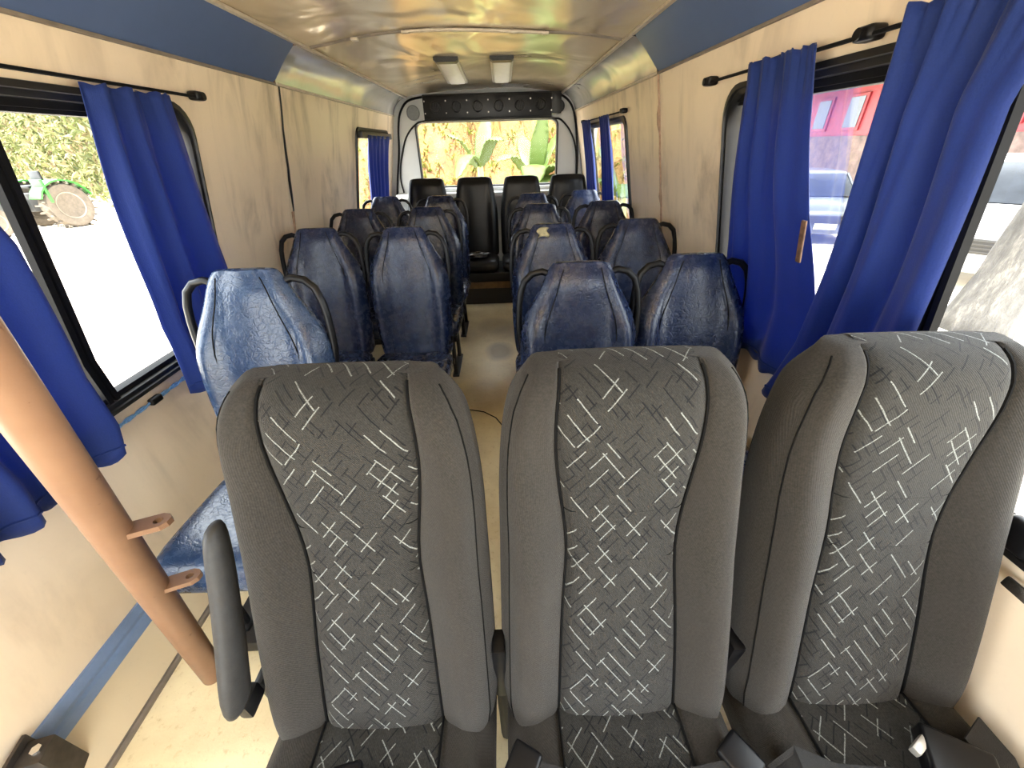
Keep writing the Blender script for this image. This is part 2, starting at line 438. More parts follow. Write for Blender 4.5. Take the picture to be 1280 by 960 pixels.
wn = [0]
def side_window(key, bars=(), fw=.042):
    side, y0, y1, z0, z1, r = WIN[key]
    wn[0] += 1
    root = empty('window_%d' % wn[0], (side_x(side, z0), (y0 + y1) / 2, z0), kind='structure')
    inv = Vector(root.location)
    def P(y, z, off): return Vector((side_x(side, z) - side * off, y, z)) - inv
    b = MB()
    outer = rounded_rect(y0 - fw * .5, y1 + fw * .5, z0 - fw * .5, z1 + fw * .5, r + fw * .5)
    k = len(outer)
    cy, cz = (y0 + y1) / 2, (z0 + z1) / 2
    def inset(p, d):
        sy = (y1 - y0) / 2 + fw * .5; sz = (z1 - z0) / 2 + fw * .5
        return (cy + (p[0] - cy) * (sy - d) / sy, cz + (p[1] - cz) * (sz - d) / sz)
    lines = [(0, -.002), (.003, .013), (fw * .45, .018), (fw * .5, .010), (fw * .85, .010), (fw, -.002), (fw, -.05), (0.02, -.052)]
    R_ = [[b.bm.verts.new(P(*inset(p, d), off)) for p in outer] for d, off in lines]
    for A, B in zip(R_, R_[1:]):
        for j in range(k): b.bm.faces.new((A[j], A[(j + 1) % k], B[(j + 1) % k], B[j]))
    b.build('window_frame', M['black'], root, angle=50)
    g = MB()
    zs = [z0, .95, z1] if z0 < .95 else [z0, z1]
    def gp(u, v): return P(lerp(y0, y1, u), zs[int(round(v * (len(zs) - 1)))], -.02)
    g.grid(gp, 1, len(zs) - 1); g.build('pane', M['glass'], root, sm=False, fixn=False)
    if 'front' in key:
        t = MB()
        for (dz_, hh, off) in ((.018, .034, .004), (.040, .012, -.004)):
            zc = z1 - dz_; t.loft([[P(y, zc + hh / 2, off), P(y, zc - hh / 2, off), P(y, zc - hh / 2, -.04), P(y, zc + hh / 2, -.04)] for y in (y0 + .03, y1 - .03)])
        zc = z0 + .022; t.loft([[P(y, zc + .015, 0), P(y, zc - .015, 0), P(y, zc - .015, -.04), P(y, zc + .015, -.04)] for y in (y0 + .03, y1 - .03)])
        t.build('sliding_track', M['steel_frame'], root, sm=False)
    for (yb, w, d) in bars:
        bb = MB()
        rings = []
        for z in (z0 - .005, .95, z1 + .005) if z0 < .95 else (z0, z1):
            rings.append([P(yb - w / 2, z, -.016), P(yb - w / 2, z, d), P(yb - w * .12, z, d), P(yb - w * .06, z, d - .006), P(yb + w * .06, z, d - .006), P(yb + w * .12, z, d), P(yb + w / 2, z, d), P(yb + w / 2, z, -.016)])
        bb.loft(rings); bb.build('divider_bar', M['steel_frame'], root, angle=30)
    return root
side_window('left_front', [(1.095, .042, .006)])
side_window('left_rear', [(4.30, .03, .0)])
side_window('right_front', [(1.03, .04, .004), (.80, .035, .004)])
side_window('right_rear', [(3.75, .03, .0)])

# floor, kick panels, blue strip, floor trim
b = MB(); b.box((CX, (YF + YR) / 2, -.05), (2.45, YR - YF, .1)); tag(b.build('floor', M['floor'], None, sm=False), kind='structure')
for side, nm in ((-1, 'left'), (1, 'right')):
    xw = side_x(side, .1)
    b = MB(); i = -side
    b.loft([[(xw, y, .10), (xw + i * .012, y, .10), (xw + i * .13, y, .002), (xw, y, .002)] for y in (YF, YR)])
    tag(b.build('trim_%d' % (1 if side < 0 else 2), M['kick'], None, sm=False), kind='structure')
    b = MB()
    b.loft([[(xw - i * .004, y, .085), (xw + i * .020, y, .088), (xw + i * .014, y, .125), (xw + i * .009, y, .135), (xw + i * .012, y, .150), (xw + i * .007, y, .182), (xw - i * .004, y, .184)] for y in (YF, YR)])
    tag(b.build('baseboard_' + nm, M['blue_strip'], None, sm=False), kind='structure')
    b = MB(); x0 = xw + i * .125
    b.loft([[(x0 - .014, y, 0), (x0 - .012, y, .010), (x0 - .003, y, .012), (x0, y, .007), (x0 + .003, y, .012), (x0 + .012, y, .010), (x0 + .014, y, 0)] for y in (YF, YR)])
    tag(b.build('trim_%d' % (3 if side < 0 else 4), M['grey_strip'], None, sm=False), kind='structure')

# ceiling: two sagging sheets meeting at a joint
YJ = 2.62
rs = random.Random(3)
waves = [(rs.uniform(2, 6), rs.uniform(1.5, 4.5), rs.uniform(0, 6), rs.uniform(.002, .006)) for _ in range(7)]
def sag(x, y):
    u = (x - CX) / .826
    return sum(a * math.sin(fx * x + fy * y + ph) for fx, fy, ph, a in waves) * (1 - u * u)
b = MB()
for (ya, yb, dz) in ((YF, YJ, 0), (YJ, YR, .004)):
    nU, nV = 26, 44
    b.grid(lambda u, v: (lerp(CL, CR, u), lerp(ya, yb, v), ceil_z(lerp(CL, CR, u)) + dz + sag(lerp(CL, CR, u), lerp(ya, yb, v))), nU, nV)
o = b.build('ceiling', M['ceil'], None, angle=80); tag(o, kind='structure')
b = MB()
b.loft([[(-1.42, y, 1.72), (-1.36, y, 1.98), (-1.0, y, 2.10), (CX, y, 2.16), (.70, y, 2.10), (1.06, y, 1.98), (1.12, y, 1.72), (1.09, y, 1.72), (1.03, y, 1.96), (.69, y, 2.075), (CX, y, 2.13), (-.99, y, 2.075), (-1.33, y, 1.96), (-1.39, y, 1.72)] for y in (YF - .05, YR + .06)])
tag(b.build('roof', M['body_blue'], None, sm=False), kind='structure')

def cove(side, y0, y1, bulge, mat, name):
    xa, za = side_x(side, 1.79), 1.79
    xb, zb = (CL if side < 0 else CR), ZC
    b = MB(); n = 10
    def P(u, v):
        y = lerp(y0, y1, v)
        # quarter ellipse towards the outer upper corner, blended with the flat chord
        t = u * PI / 2
        ex, ez = xa + (xb - xa) * (1 - math.cos(t)), za + (zb - za) * math.sin(t)
        fx, fz = lerp(xa, xb, u), lerp(za, zb, u)
        wob = .003 * math.sin(y * 7 + u * 3) * math.sin(PI * u)
        return (lerp(fx, ex, bulge), y, lerp(fz, ez, bulge) + wob)
    b.grid(P, n, 24); o = b.build(name, mat, None, angle=80); tag(o, kind='structure'); return o
for side, k in ((-1, 5), (1, 7)):
    cove(side, YF, 2.50, .12, M['cove_front'], 'trim_%d' % k)
    cove(side, 2.50, YR, .80, M['cove_rear'], 'trim_%d' % (k + 1))
tn = 9
for side in (-1, 1):
    xs = CL if side < 0 else CR
    b = MB(); b.box((xs - side * .004, (YF + YR) / 2, ZC - .004), (.022, YR - YF, .012), bev=.003); tag(b.build('trim_%d' % tn, M['cream_trim'], None, sm=False), kind='structure'); tn += 1
    xs = side_x(side, 1.79)
    b = MB(); b.box((xs - side * .006, (YF + 2.5) / 2, 1.792), (.012, 2.5 - YF, .010), bev=.002); tag(b.build('trim_%d' % tn, M['grey_strip'], None, sm=False), kind='structure'); tn += 1
    b = MB(); b.box((xs - side * .006, (YR + 2.5) / 2, 1.792), (.016, YR - 2.5, .012), bev=.002); tag(b.build('trim_%d' % tn, M['cream_trim'], None, sm=False), kind='structure'); tn += 1
# joint across the ceiling: dark gap, thin metal strip with clips
b = MB(); n = 30
b.tube([(lerp(CL + .02, CR - .02, i / n), YJ + .006 * math.sin(i * .9), ceil_z(lerp(CL + .02, CR - .02, i / n)) - .004 + sag(lerp(CL, CR, i / n), YJ)) for i in range(n + 1)], .007, 6)
jt = b.build('trim_%d' % tn, M['grey_strip'], None); tag(jt, kind='structure'); tn += 1
b = MB()
b.tube([(lerp(-.46, .25, i / 14), YJ - .012, ceil_z(lerp(-.46, .25, i / 14)) - .010 + sag(lerp(-.46, .25, i / 14), YJ)) for i in range(15)], .008, 6)
for x in (-.72, -.46, .09, .25):
    b.box((x, YJ - .012, ceil_z(x) - .012 + sag(x, YJ)), (.035, .03, .012), bev=.003)
tag(b.build('trim_%d' % tn, M['cream_trim'], None), kind='structure'); tn += 1

# wall seams
b = MB()
pts = [(1.80, .007), (1.7, .008), (1.6, .009), (1.5, .013), (1.42, .012), (1.36, .017), (1.28, .014), (1.2, .006), (1.17, .003)]
vs = []
for i, (z, w) in enumerate(pts):
    y = 2.545 + .018 * smooth(1.55, 1.25, z) + .004 * math.sin(i * 2.1)
    x = XL(z) + .004
    vs.append([(x, y - w, z), (x + .004, y - w * .4, z), (x + .004, y + w * .4, z), (x, y + w, z)])
b.loft(vs, closed=False); tag(b.build('trim_%d' % tn, M['black'], None), kind='structure'); tn += 1
b = MB()
b.tube([(XL(z) + .004, 2.56 + .006 * math.sin(z * 9), z) for z in (1.19, 1.1, 1.0, .9, .7, .5)], [.010, .008, .009, .007, .007, .007], 6)
tag(b.build('trim_%d' % tn, M['tape'], None), kind='structure'); tn += 1
b = MB()
zz = [1.80 - i * .045 for i in range(26)]
b.tube([(XR(z) - .003, 2.50 + .004 * math.sin(i * 1.7), z) for i, z in enumerate(zz)], [.006 + (.007 if i in (4, 5, 13) else 0) for i in range(26)], 6)
tag(b.build('trim_%d' % tn, M['tape'], None), kind='structure'); tn += 1
# black lip of the rear cove panels at the joint
for side in (-1, 1):
    xa, xb = side_x(side, 1.79), (CL if side < 0 else CR)
    b = MB()
    p = []
    for i in range(11):
        t = i / 10 * PI / 2
        p.append((lerp(lerp(xa, xb, i / 10), xa + (xb - xa) * (1 - math.cos(t)), .8) - side * .004, 2.497, lerp(lerp(1.79, ZC, i / 10), 1.79 + (ZC - 1.79) * math.sin(t), .8) - .002))
    b.tube(p, .008, 6); tag(b.build('trim_%d' % tn, M['black'] if side > 0 else M['rust'], None), kind='structure'); tn += 1

# ------------------------------------------------------------------ rear end
def end_wall(name, y, t, mat, hole):
    b = MB()
    prof = [(-1.38, 0), (1.06, 0), (1.06, .95), (1.09, 1.72), (1.03, 1.96), (.69, 2.08), (CX, 2.14), (-.99, 2.08), (-1.33, 1.96), (-1.39, 1.72), (-1.38, .95)]
    b.loft([[(x, yy, z) for x, z in prof] for yy in (y, y + t)])
    o = b.build(name, mat, None, sm=False)
    c = MB(); pr = rounded_rect(*hole, 6, 9)
    c.loft([[(x, yy, z) for x, z in pr] for yy in (y - 1, y + t + 1)]); c = c.build('cutter', mat, None, sm=False)
    bpy.context.view_layer.update(); cut(o, [c]); tag(o, kind='structure'); return o
RW = (-.925, .648, 1.09, 1.735, .07)
end_wall('wall_rear', YR, .06, M['wall_rear'], RW)
def flat_window(n, y, hole, fw, dy):
    x0, x1, z0, z1, r = hole
    root = empty('window_%d' % n, ((x0 + x1) / 2, y, z0), kind='structure'); inv = Vector(root.location)
    outer = rounded_rect(x0 - fw * .3, x1 + fw * .3, z0 - fw * .3, z1 + fw * .3, r, 6, .3); k = len(outer)
    cx, cz = (x0 + x1) / 2, (z0 + z1) / 2
    b = MB()
    def ins(p, d):
        sx, sz = (x1 - x0) / 2, (z1 - z0) / 2
        return cx + (p[0] - cx) * (sx - d) / sx, cz + (p[1] - cz) * (sz - d) / sz
    R_ = []
    for d, off in ((0, 0), (.003, dy * .012), (fw * .8, dy * .012), (fw, 0), (fw, -dy * .05)):
        R_.append([b.bm.verts.new(Vector((ins(p, d)[0], y + off, ins(p, d)[1])) - inv) for p in outer])
    for A, B in zip(R_, R_[1:]):
        for j in range(k): b.bm.faces.new((A[j], A[(j + 1) % k], B[(j + 1) % k], B[j]))
    b.build('window_frame', M['black'], root, angle=50)
    g = MB(); g.poly([Vector(p) - inv for p in [(x0, y - dy * .03, z0), (x1, y - dy * .03, z0), (x1, y - dy * .03, z1), (x0, y - dy * .03, z1)]], [(0, 1, 2, 3)])
    g.build('pane', M['glass'], root, sm=False, fixn=False)
flat_window(5, YR, RW, .022, -1)
FW = (-1.14, .84, .42, 1.76, .1)
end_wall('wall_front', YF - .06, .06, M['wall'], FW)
flat_window(6, YF, FW, .03, 1)
b = MB(); b.box((CX, 4.99, 1.02), (2.1, .22, .05), bev=.012); b.box((CX, 5.06, 1.062), (1.75, .07, .05), bev=.012)
tag(b.build('trim_%d' % tn, M['white_panel'], None), kind='structure'); tn += 1

# ventilation box above the rear window
root = empty('air_duct_box', (-.11, 4.86, 1.73), label='long black ventilation box with six round vents above the rear window', cat='air duct')
b = MB(); b.box((0, .06, .105), (1.30, .30, .215), bev=.01); b.build('housing', M['dark_plastic'], root, angle=30)
b = MB(); b.box((0, -.098, .105), (1.285, .02, .19), bev=.004); b.build('front_plate', M['black_gloss'], root, angle=30)
b = MB(); b.box((.70, .06, .115), (.10, .22, .17), bev=.008); b.box((.665, -.02, .19), (.16, .05, .05), bev=.006); b.build('end_bracket', M['black'], root, angle=30)
b = MB(); b.box((0, -.085, -.006), (1.30, .05, .014), bev=.003); b.build('lower_rail', M['black'], root, angle=30)
for i in range(6):
    x = -.525 + i * .212
    b = MB(); b.lathe([(.040, .0), (.052, -.004), (.052, -.016), (.044, -.020), (.040, -.012), (.040, 0)], (x, -.106, .105), 'y', 24)
    v = b.build('vent', plain('vent_ring_plastic', (.022, .021, .020), .4, 0, .1, 40), root)
    b = MB()
    for q in (-.022, 0, .022): b.box((x + q, -.112, .105), (.008, .012, .07), rot=Matrix.Rotation(.3, 3, 'Y'))
    b.build('vent_blade', M['dark_plastic'], v, sm=False)
for i in range(7):
    x = -.63 + i * .212
    for z in (.055, .155):
        b = MB(); b.cyl((x, -.109, z), .007, .006, 'y', 8); b.build('rivet', M['silver'], root)

def speaker(x, z, r, mat, slats, label):
    root = empty('round_speaker', (x, YR, z), label=label, cat='speaker')
    b = MB(); b.lathe([(r, 0), (r * 1.15, -.004), (r * 1.15, -.012), (r * 1.02, -.02), (r * .97, -.012), (r * .97, -.004), (.001, -.003)], (0, 0, 0), 'y', 28); b.build('rim', mat, root)
    if slats:
        b = MB()
        for i in range(-4, 5):
            q = i * r * .21; h = math.sqrt(max(0, (r * .96) ** 2 - q * q)); b.box((0, -.010, q), (2 * h, .006, r * .11))
        b.build('grille', mat, root, sm=False)
speaker(-.925, 1.815, .062, plain('grey_speaker_plastic', (.3, .31, .31), .45), True, 'round grey slatted speaker grille left of the black ventilation box')
speaker(.655, 1.84, .050, M['black'], False, 'small round black speaker hole at right end of the ventilation box')

def cable(pts, r, label):
    P = [Vector(p) for p in pts]; out = []
    for i in range(len(P) - 1):                         # Catmull-Rom
        p0, p1, p2, p3 = P[max(0, i - 1)], P[i], P[i + 1], P[min(len(P) - 1, i + 2)]
        for j in range(8):
            t = j / 8
            out.append(.5 * ((2 * p1) + (p2 - p0) * t + (2 * p0 - 5 * p1 + 4 * p2 - p3) * t * t + (3 * p1 - p0 - 3 * p2 + p3) * t ** 3))
    out.append(P[-1])
    b = MB(); b.tube(out, r, 8); o = b.build('cable', M['black_gloss'], None)
    tag(o, label, 'cable', 'black cables around the rear window'); return o
yc = YR - .018
cable([(-1.235, yc, 1.03), (-1.20, yc, 1.2), (-1.14, yc, 1.45), (-1.105, yc, 1.68), (-1.06, yc, 1.82), (-.96, yc, 1.92), (-.76, yc, 1.955)], .011, 'thick black cable arching outermost round the left rear pillar')
cable([(-1.15, yc, 1.03), (-1.165, yc, 1.2), (-1.12, yc, 1.40), (-1.03, yc, 1.60), (-.90, yc, 1.715), (-.74, yc - .05, 1.742)], .009, 'black cable bowing from left pillar to lower edge of ventilation box')
cable([(.885, yc, 1.1), (.875, yc, 1.4), (.835, yc, 1.70), (.78, yc, 1.85), (.68, yc, 1.93), (.56, yc, 1.955)], .011, 'thick black cable running down outermost on the right rear pillar')
cable([(.875, yc - .03, 1.12), (.855, yc - .02, 1.42), (.79, yc, 1.60), (.68, yc, 1.715), (.60, yc - .03, 1.728)], .009, 'black cable curving from right pillar up to ventilation box underside')

# ceiling lights
def ceiling_light(x0, x1, label):
    ya, yb = 3.36, 4.50
    root = empty('ceiling_light', ((x0[0] + x0[1]) / 2, ya, 1.93), label=label, cat='ceiling light', group='ceiling lights')
    inv = Vector(root.location)
    w0, w1 = x0[1] - x0[0], x1[1] - x1[0]
    def S(v, dx, z):
        c = lerp((x0[0] + x0[1]) / 2, (x1[0] + x1[1]) / 2, v); w = lerp(w0, w1, v)
        return Vector((c + dx * w, lerp(ya, yb, v), z)) - inv
    b = MB()
    b.loft([[S(v, -.5, 2.03), S(v, -.5, 1.996), S(v, -.42, 1.988), S(v, -.40, 1.992), S(v, .40, 1.992), S(v, .42, 1.988), S(v, .5, 1.996), S(v, .5, 2.03)] for v in (0, 1)])
    b.build('frame', M['silver'], root, sm=False)
    b = MB(); b.loft([[S(v, -.39, 1.994), S(v, -.33, 1.985), S(v, 0, 1.983), S(v, .33, 1.985), S(v, .39, 1.994)] for v in (.05, .99)], closed=False); b.build('diffuser', M['diffuser'], root)
    b = MB()
    b.loft([[S(v, -.5, 2.03), S(v, -.51, 1.992), S(v, -.40, 1.980), S(v, .40, 1.980), S(v, .51, 1.992), S(v, .5, 2.03)] for v in (-.02, .055)])
    b.build('end_cap', M['black_gloss'], root, sm=False)
ceiling_light((-.426, -.264), (-.464, -.275), 'long white ceiling light, the left one, tilted outward')
ceiling_light((-.048, .113), (-.048, .124), 'long white ceiling light, the right one, nearest the middle')

# ------------------------------------------------------------------ curtains and rods
def curtain(side, label, zt, zb, edgeA, edgeB, folds, amp, seed, off=.058, off2=None, grp='blue window curtains', nz=40):
    """edgeA/edgeB: tables z -> y of the two side edges (ascending z)"""
    r = random.Random(seed)
    ph = [r.uniform(0, 6.28) for _ in range(6)]
    root_y = interp(edgeA, zt)
    root = empty('curtain', (side_x(side, zt) - side * off, (interp(edgeA, zt) + interp(edgeB, zt)) / 2, zt), label=label, cat='curtain', group=grp)
    inv = Vector(root.location)
    nu = max(40, folds * 12)
    def P(u, v):
        z = lerp(zt + .012, zb, v)
        y = lerp(interp(edgeA, z), interp(edgeB, z), u)
        k = folds * (1 + .18 * math.sin(3 * u + ph[0]))
        a = amp * (.55 + .45 * smooth(0, .35, v))
        d = a * math.sin(2 * PI * k * u + ph[1] + .5 * math.sin(4 * v + ph[2])) + a * .45 * math.sin(2 * PI * k * 2.1 * u + ph[3] + v) * (1 - .5 * v)
        # gathered head
        d += .006 * math.sin(2 * PI * folds * 3.7 * u + ph[4]) * smooth(.14, 0, v)
        hem = .010 * math.sin(2 * PI * folds * 1.6 * u + ph[5])
        if v > .97: z += hem
        if v < .02: z += .0035 * math.sin(2 * PI * folds * 2.7 * u)
        return Vector((side_x(side, max(z, .97)) - side * (lerp(off, off + .02 if off2 is None else off2, smooth(.25, .75, v)) + d), y + .012 * math.sin(5 * v + ph[2]) * (v), z)) - inv
    b = MB(); b.grid(P, nu, nz)
    o = b.build('cloth', M['curtain'], root, angle=180, solid=.003, fixn=False)
    b = MB()
    b.tube([P(i / nu, .965) + Vector((-side * .003, 0, 0)) for i in range(nu + 1)], .004, 5)
    b.build('hem', M['curtain'], root)
    return root
L1A = [(.70, 1.30), (.9, 1.31), (1.2, 1.31), (1.67, 1.325)]; L1B = [(.70, 1.80), (1.03, 1.76), (1.3, 1.71), (1.67, 1.64)]
curtain(-1, 'blue curtain drawn beside the tractor view, hanging nearest the single pale blue seat', 1.658, .70, L1A, L1B, 3, .026, 1)
L2A = [(.69, .42), (1.67, .45)]; L2B = [(.69, .95), (.8, .985), (1.33, .97), (1.67, .86)]
curtain(-1, 'blue curtain at far left behind the slanting brown pole', 1.658, .70, L2A, L2B, 4, .026, 2)
R1A = [(.70, 1.71), (1.09, 1.655), (1.686, 1.565)]; R1B = [(.76, 1.05), (1.0, 1.125), (1.3, 1.205), (1.5, 1.235), (1.686, 1.245)]
curtain(1, 'blue curtain on the right window farther from the camera, beside the beige wall', 1.684, .755, R1A, R1B, 4, .016, 3, .052, .024)
R2A = [(.70, 1.09), (.85, 1.055), (1.2, .995), (1.686, .935)]; R2B = [(.70, .72), (1.1, .725), (1.54, .72), (1.70, .66)]
curtain(1, 'widest blue curtain at upper right, hanging above the rightmost grey seat', 1.684, .755, R2A, R2B, 3, .022, 4, .085)
curtain(-1, 'small blue curtain in the left rear window by the back row', 1.585, .80, [(.8, 4.62), (1.6, 4.72)], [(.8, 3.97), (1.6, 3.93)], 5, .014, 5)
curtain(1, 'narrow dark blue curtain in right rear window, nearer the back seats', 1.655, .80, [(.8, 4.42), (1.66, 4.45)], [(.8, 3.98), (1.66, 4.10)], 4, .014, 6)
curtain(1, 'narrow blue curtain in right rear window, nearer the camera', 1.655, .80, [(.8, 3.72), (1.66, 3.66)], [(.8, 3.34), (1.66, 3.40)], 4, .014, 7)

def rod(side, z, y0, y1, brackets, label):
    root = empty('curtain_rod', (side_x(side, z) - side * .032, (y0 + y1) / 2, z), label=label, cat='curtain rod')
    inv = Vector(root.location); x = side_x(side, z) - side * .032
    b = MB(); b.tube([Vector((x, y, z)) - inv for y in (y0, (y0 + y1) / 2, y1)], .005, 8); b.build('rail', M['steel_frame'], root)
    for y in brackets:
        b = MB()
        b.box(Vector((side_x(side, z) - side * .022, y, z + .004)) - inv, (.042, .055, .030), bev=.012, seg=3)
        b.cyl(Vector((side_x(side, z) - side * .042, y + .008, z + .004)) - inv, .012, .008, 'x', 12)
        b.build('bracket', M['black_gloss'], root)
rod(-1, 1.682, -.6, 1.86, [-.55, 1.845], 'thin dark curtain rod along the top of the large left window')
rod(1, 1.685, -.6, 1.885, [-.55, 1.115, 1.875], 'thin dark curtain rod along the top of the large right window')
rod(1, 1.668, 3.10, 4.58, [3.12, 4.57], 'short dark curtain rod over the right rear window')
b = MB(); b.box((XL(1.60) + .03, 4.3, 1.60), (.05, 1.0, .05), bev=.008)
tag(b.build('curtain_rail', M['black'], None), 'dark curtain rail box across the top of the left rear window', 'curtain rail')

# cord under the left window with its slider
root = empty('tie_cord', (XL(.74) + .02, 1.2, .745), label='pale blue elastic cord stretched below the left window sill', cat='cord')
b = MB(); N_ = 60
for ph in (0, PI):
    b.tube([(.0045 * math.cos(i * 1.3 + ph), lerp(-.75, .6, i / N_), .0045 * math.sin(i * 1.3 + ph) - .006 * math.sin(PI * i / N_)) for i in range(N_ + 1)], .0042, 5)
b.build('strand', plain('pale_blue_cord', (.16, .34, .6), .6, 0, .4, 80), root)
b = MB(); b.box((.004, .0, -.004), (.022, .05, .026), bev=.008, seg=3); b.build('slider', M['black_gloss'], root)

# ------------------------------------------------------------------ slanting pole
root = empty('grab_pole', (-1.034, .617, 0), label='brown painted grab pole with two welded lugs at the left', cat='pole')
def pol(z): return Vector((.24639 * z, -.0994 * z, z))
b = MB(); b.tube([pol(z) for z in (0, .3, .6, .9, 1.2, 1.5, 1.975)], .0335, 24)
b.build('tube', M['pole'], root)
for z in (.835, .60):
    b = MB(); c = pol(z)
    t = bmesh.new()
    pr = [(.020, -.016), (.062, -.016), (.072, -.010), (.076, 0), (.072, .010), (.062, .016), (.020, .016)]
    hole = [(.058 + .007 * math.cos(a * PI / 4), .007 * math.sin(a * PI / 4)) for a in range(8)]
    tri = geometry.tessellate_polygon([[Vector((x, y, 0)) for x, y in pr], [Vector((x, y, 0)) for x, y in hole]])
    allp = pr + hole
    up = [t.verts.new((x, y, .005)) for x, y in allp]; dn = [t.verts.new((x, y, -.005)) for x, y in allp]
    for f in tri:
        t.faces.new([up[i] for i in f]); t.faces.new([dn[i] for i in reversed(f)])
    for lo, n in ((0, len(pr)), (len(pr), 8)):
        for i in range(n):
            j = (i + 1) % n; t.faces.new((up[lo + i], up[lo + j], dn[lo + j], dn[lo + i]))
    t.transform(Matrix.Translation(c) @ Matrix.Rotation(.35, 4, 'Z') @ Matrix.Diagonal((1.35, 1.2, 1.3, 1))); b.merge(t)
    b.build('lug', M['pole'], root, sm=False)

# bracket low at left
root = empty('floor_bracket', (-1.262, .375, .0), rz=.25, label='dark metal angle bracket with a bolt at bottom left corner', cat='bracket')
b = MB(); b.box((0, 0, .10), (.06, .06, .20), bev=.004); b.box((-.032, .0, .11), (.010, .08, .22), bev=.003); b.build('plate', plain('dark_bracket_steel', (.06, .052, .045), .45, .5, .3, 30), root, angle=30)
b = MB(); b.cyl((.010, .0, .203), .012, .012, 'z', 6); b.build('bolt', M['chrome'], root)

# ------------------------------------------------------------------ blue passenger seats
def ringpts(w, yf, yb, bol, z, tilt=0, nf=13):
    """closed cross-section: front face with bolsters, rounded sides, flatter back"""
    pts = []
    us = [-1, -.97, -.88, -.76, -.64, -.52, -.30, 0, .30, .52, .64, .76, .88, .97, 1]
    for u in us:
        a = abs(u)
        bump = bol * (smooth(.50, .74, a) - .0) - (bol + (yb - yf) * .30) * smooth(.80, 1.0, a) ** 1.6
        crown = .012 * (1 - (a / .6) ** 2) if a < .6 else 0
        pts.append((w * u, yf - bump - crown, z))
    h = yb - yf
    for u in (1, .9, .6, .2, -.2, -.6, -.9, -1):
        a = abs(u); pts.append((w * u * .985, yb - h * .35 * smooth(.75, 1.0, a), z))
    return pts
BW = [(.40, .205), (.46, .220), (.60, .228), (.80, .230), (.88, .226), (.93, .213), (.98, .186), (1.04, .150), (1.09, .126), (1.112, .117), (1.126, .106), (1.133, .088)]
def make_blue_seat(vin):
    root = empty('passenger_seat')
    zs = [.40, .43, .50, .60, .70, .78, .84, .88, .91, .94, .97, 1.0, 1.04, 1.075, 1.10, 1.118, 1.128, 1.133]
    rings = []
    for z in zs:
        w = interp(BW, z); y0 = .02 + (z - .40) * .17
        t = .095 if z < .9 else lerp(.095, .075, smooth(.9, 1.05, z))
        k = smooth(1.07, 1.136, z)
        rings.append(ringpts(w, y0 - .012 * smooth(.5, .75, z) * (1 - smooth(.8, 1.0, z)) + t * .38 * k, y0 + t - t * .30 * k, .030 * (1 - smooth(.86, 1.03, z)) + .006, z))
    b = MB(); b.loft(rings); bk = b.build('backrest', vin, root, sub=1)
    for s in (-1, 1):                           # stitched seams between panel and bolsters
        b = MB()
        pts = []
        for z in zs[1:-2]:
            w = interp(BW, z); y0 = .02 + (z - .40) * .17
            pts.append((s * w * .60, y0 - .0235 + .008 * (1 - smooth(.5, .8, z)) + .014 * smooth(.95, 1.1, z), z))
        b.tube(pts, .0022, 5); b.build('seam', M['piping'], bk)
        b = MB()                                # loop handle on the shoulder
        yb = .02 + .66 * .17 + .055
        hp = [(.10, 1.085), (.140, 1.100), (.178, 1.092), (.206, 1.066), (.221, 1.02), (.227, .97), (.229, .92), (.228, .86), (.218, .80)]
        b.tube([(s * x, yb - .01 - (1.09 - z) * .15, z) for x, z in hp], .0125, 10)
        b.build('handle', M['black_gloss'], root)
    b = MB()
    # cushion: loft front to back with rounded nose
    rr = []
    for y, zt, w, zb in [(-.425, .40, .18, .385), (-.42, .435, .207, .36), (-.40, .462, .220, .35), (-.34, .472, .226, .345), (-.2, .462, .227, .345), (-.05, .455, .227, .345), (.03, .452, .222, .35)]:
        rr.append([(w * u, y, (zt + .012 * smooth(.55, .8, abs(u)) - (.03) * smooth(.85, 1, abs(u)))) for u in (-1, -.92, -.78, -.5, 0, .5, .78, .92, 1)] + [(w * u, y, zb) for u in (.98, .5, 0, -.5, -.98)])
    b.loft(rr); b.build('seat_cushion', vin, root, sub=1)
    b = MB(); b.box((0, -.17, .325), (.38, .42, .035), bev=.006); b.box((0, .075, .62), (.34, .03, .5), bev=.008, rot=Matrix.Rotation(-.17, 3, 'X')); b.build('frame', M['dark_plastic'], root, angle=30)
    for s in (-1, 1):
        b = MB(); b.tube([(s * .15, -.32, .005), (s * .15, -.31, .31), (s * .15, -.05, .31), (s * .15, -.02, .005)], .016, 8); b.box((s * .15, -.17, .008), (.05, .36, .016), bev=.004)
        b.build('leg', M['black'], root, angle=40)
    b = MB(); b.box((.205, -.05, .40), (.025, .09, .07), bev=.008); b.cyl((.218, -.03, .40), .018, .02, 'x', 12); b.build('recline_lever', M['black'], root, angle=40)
    return root

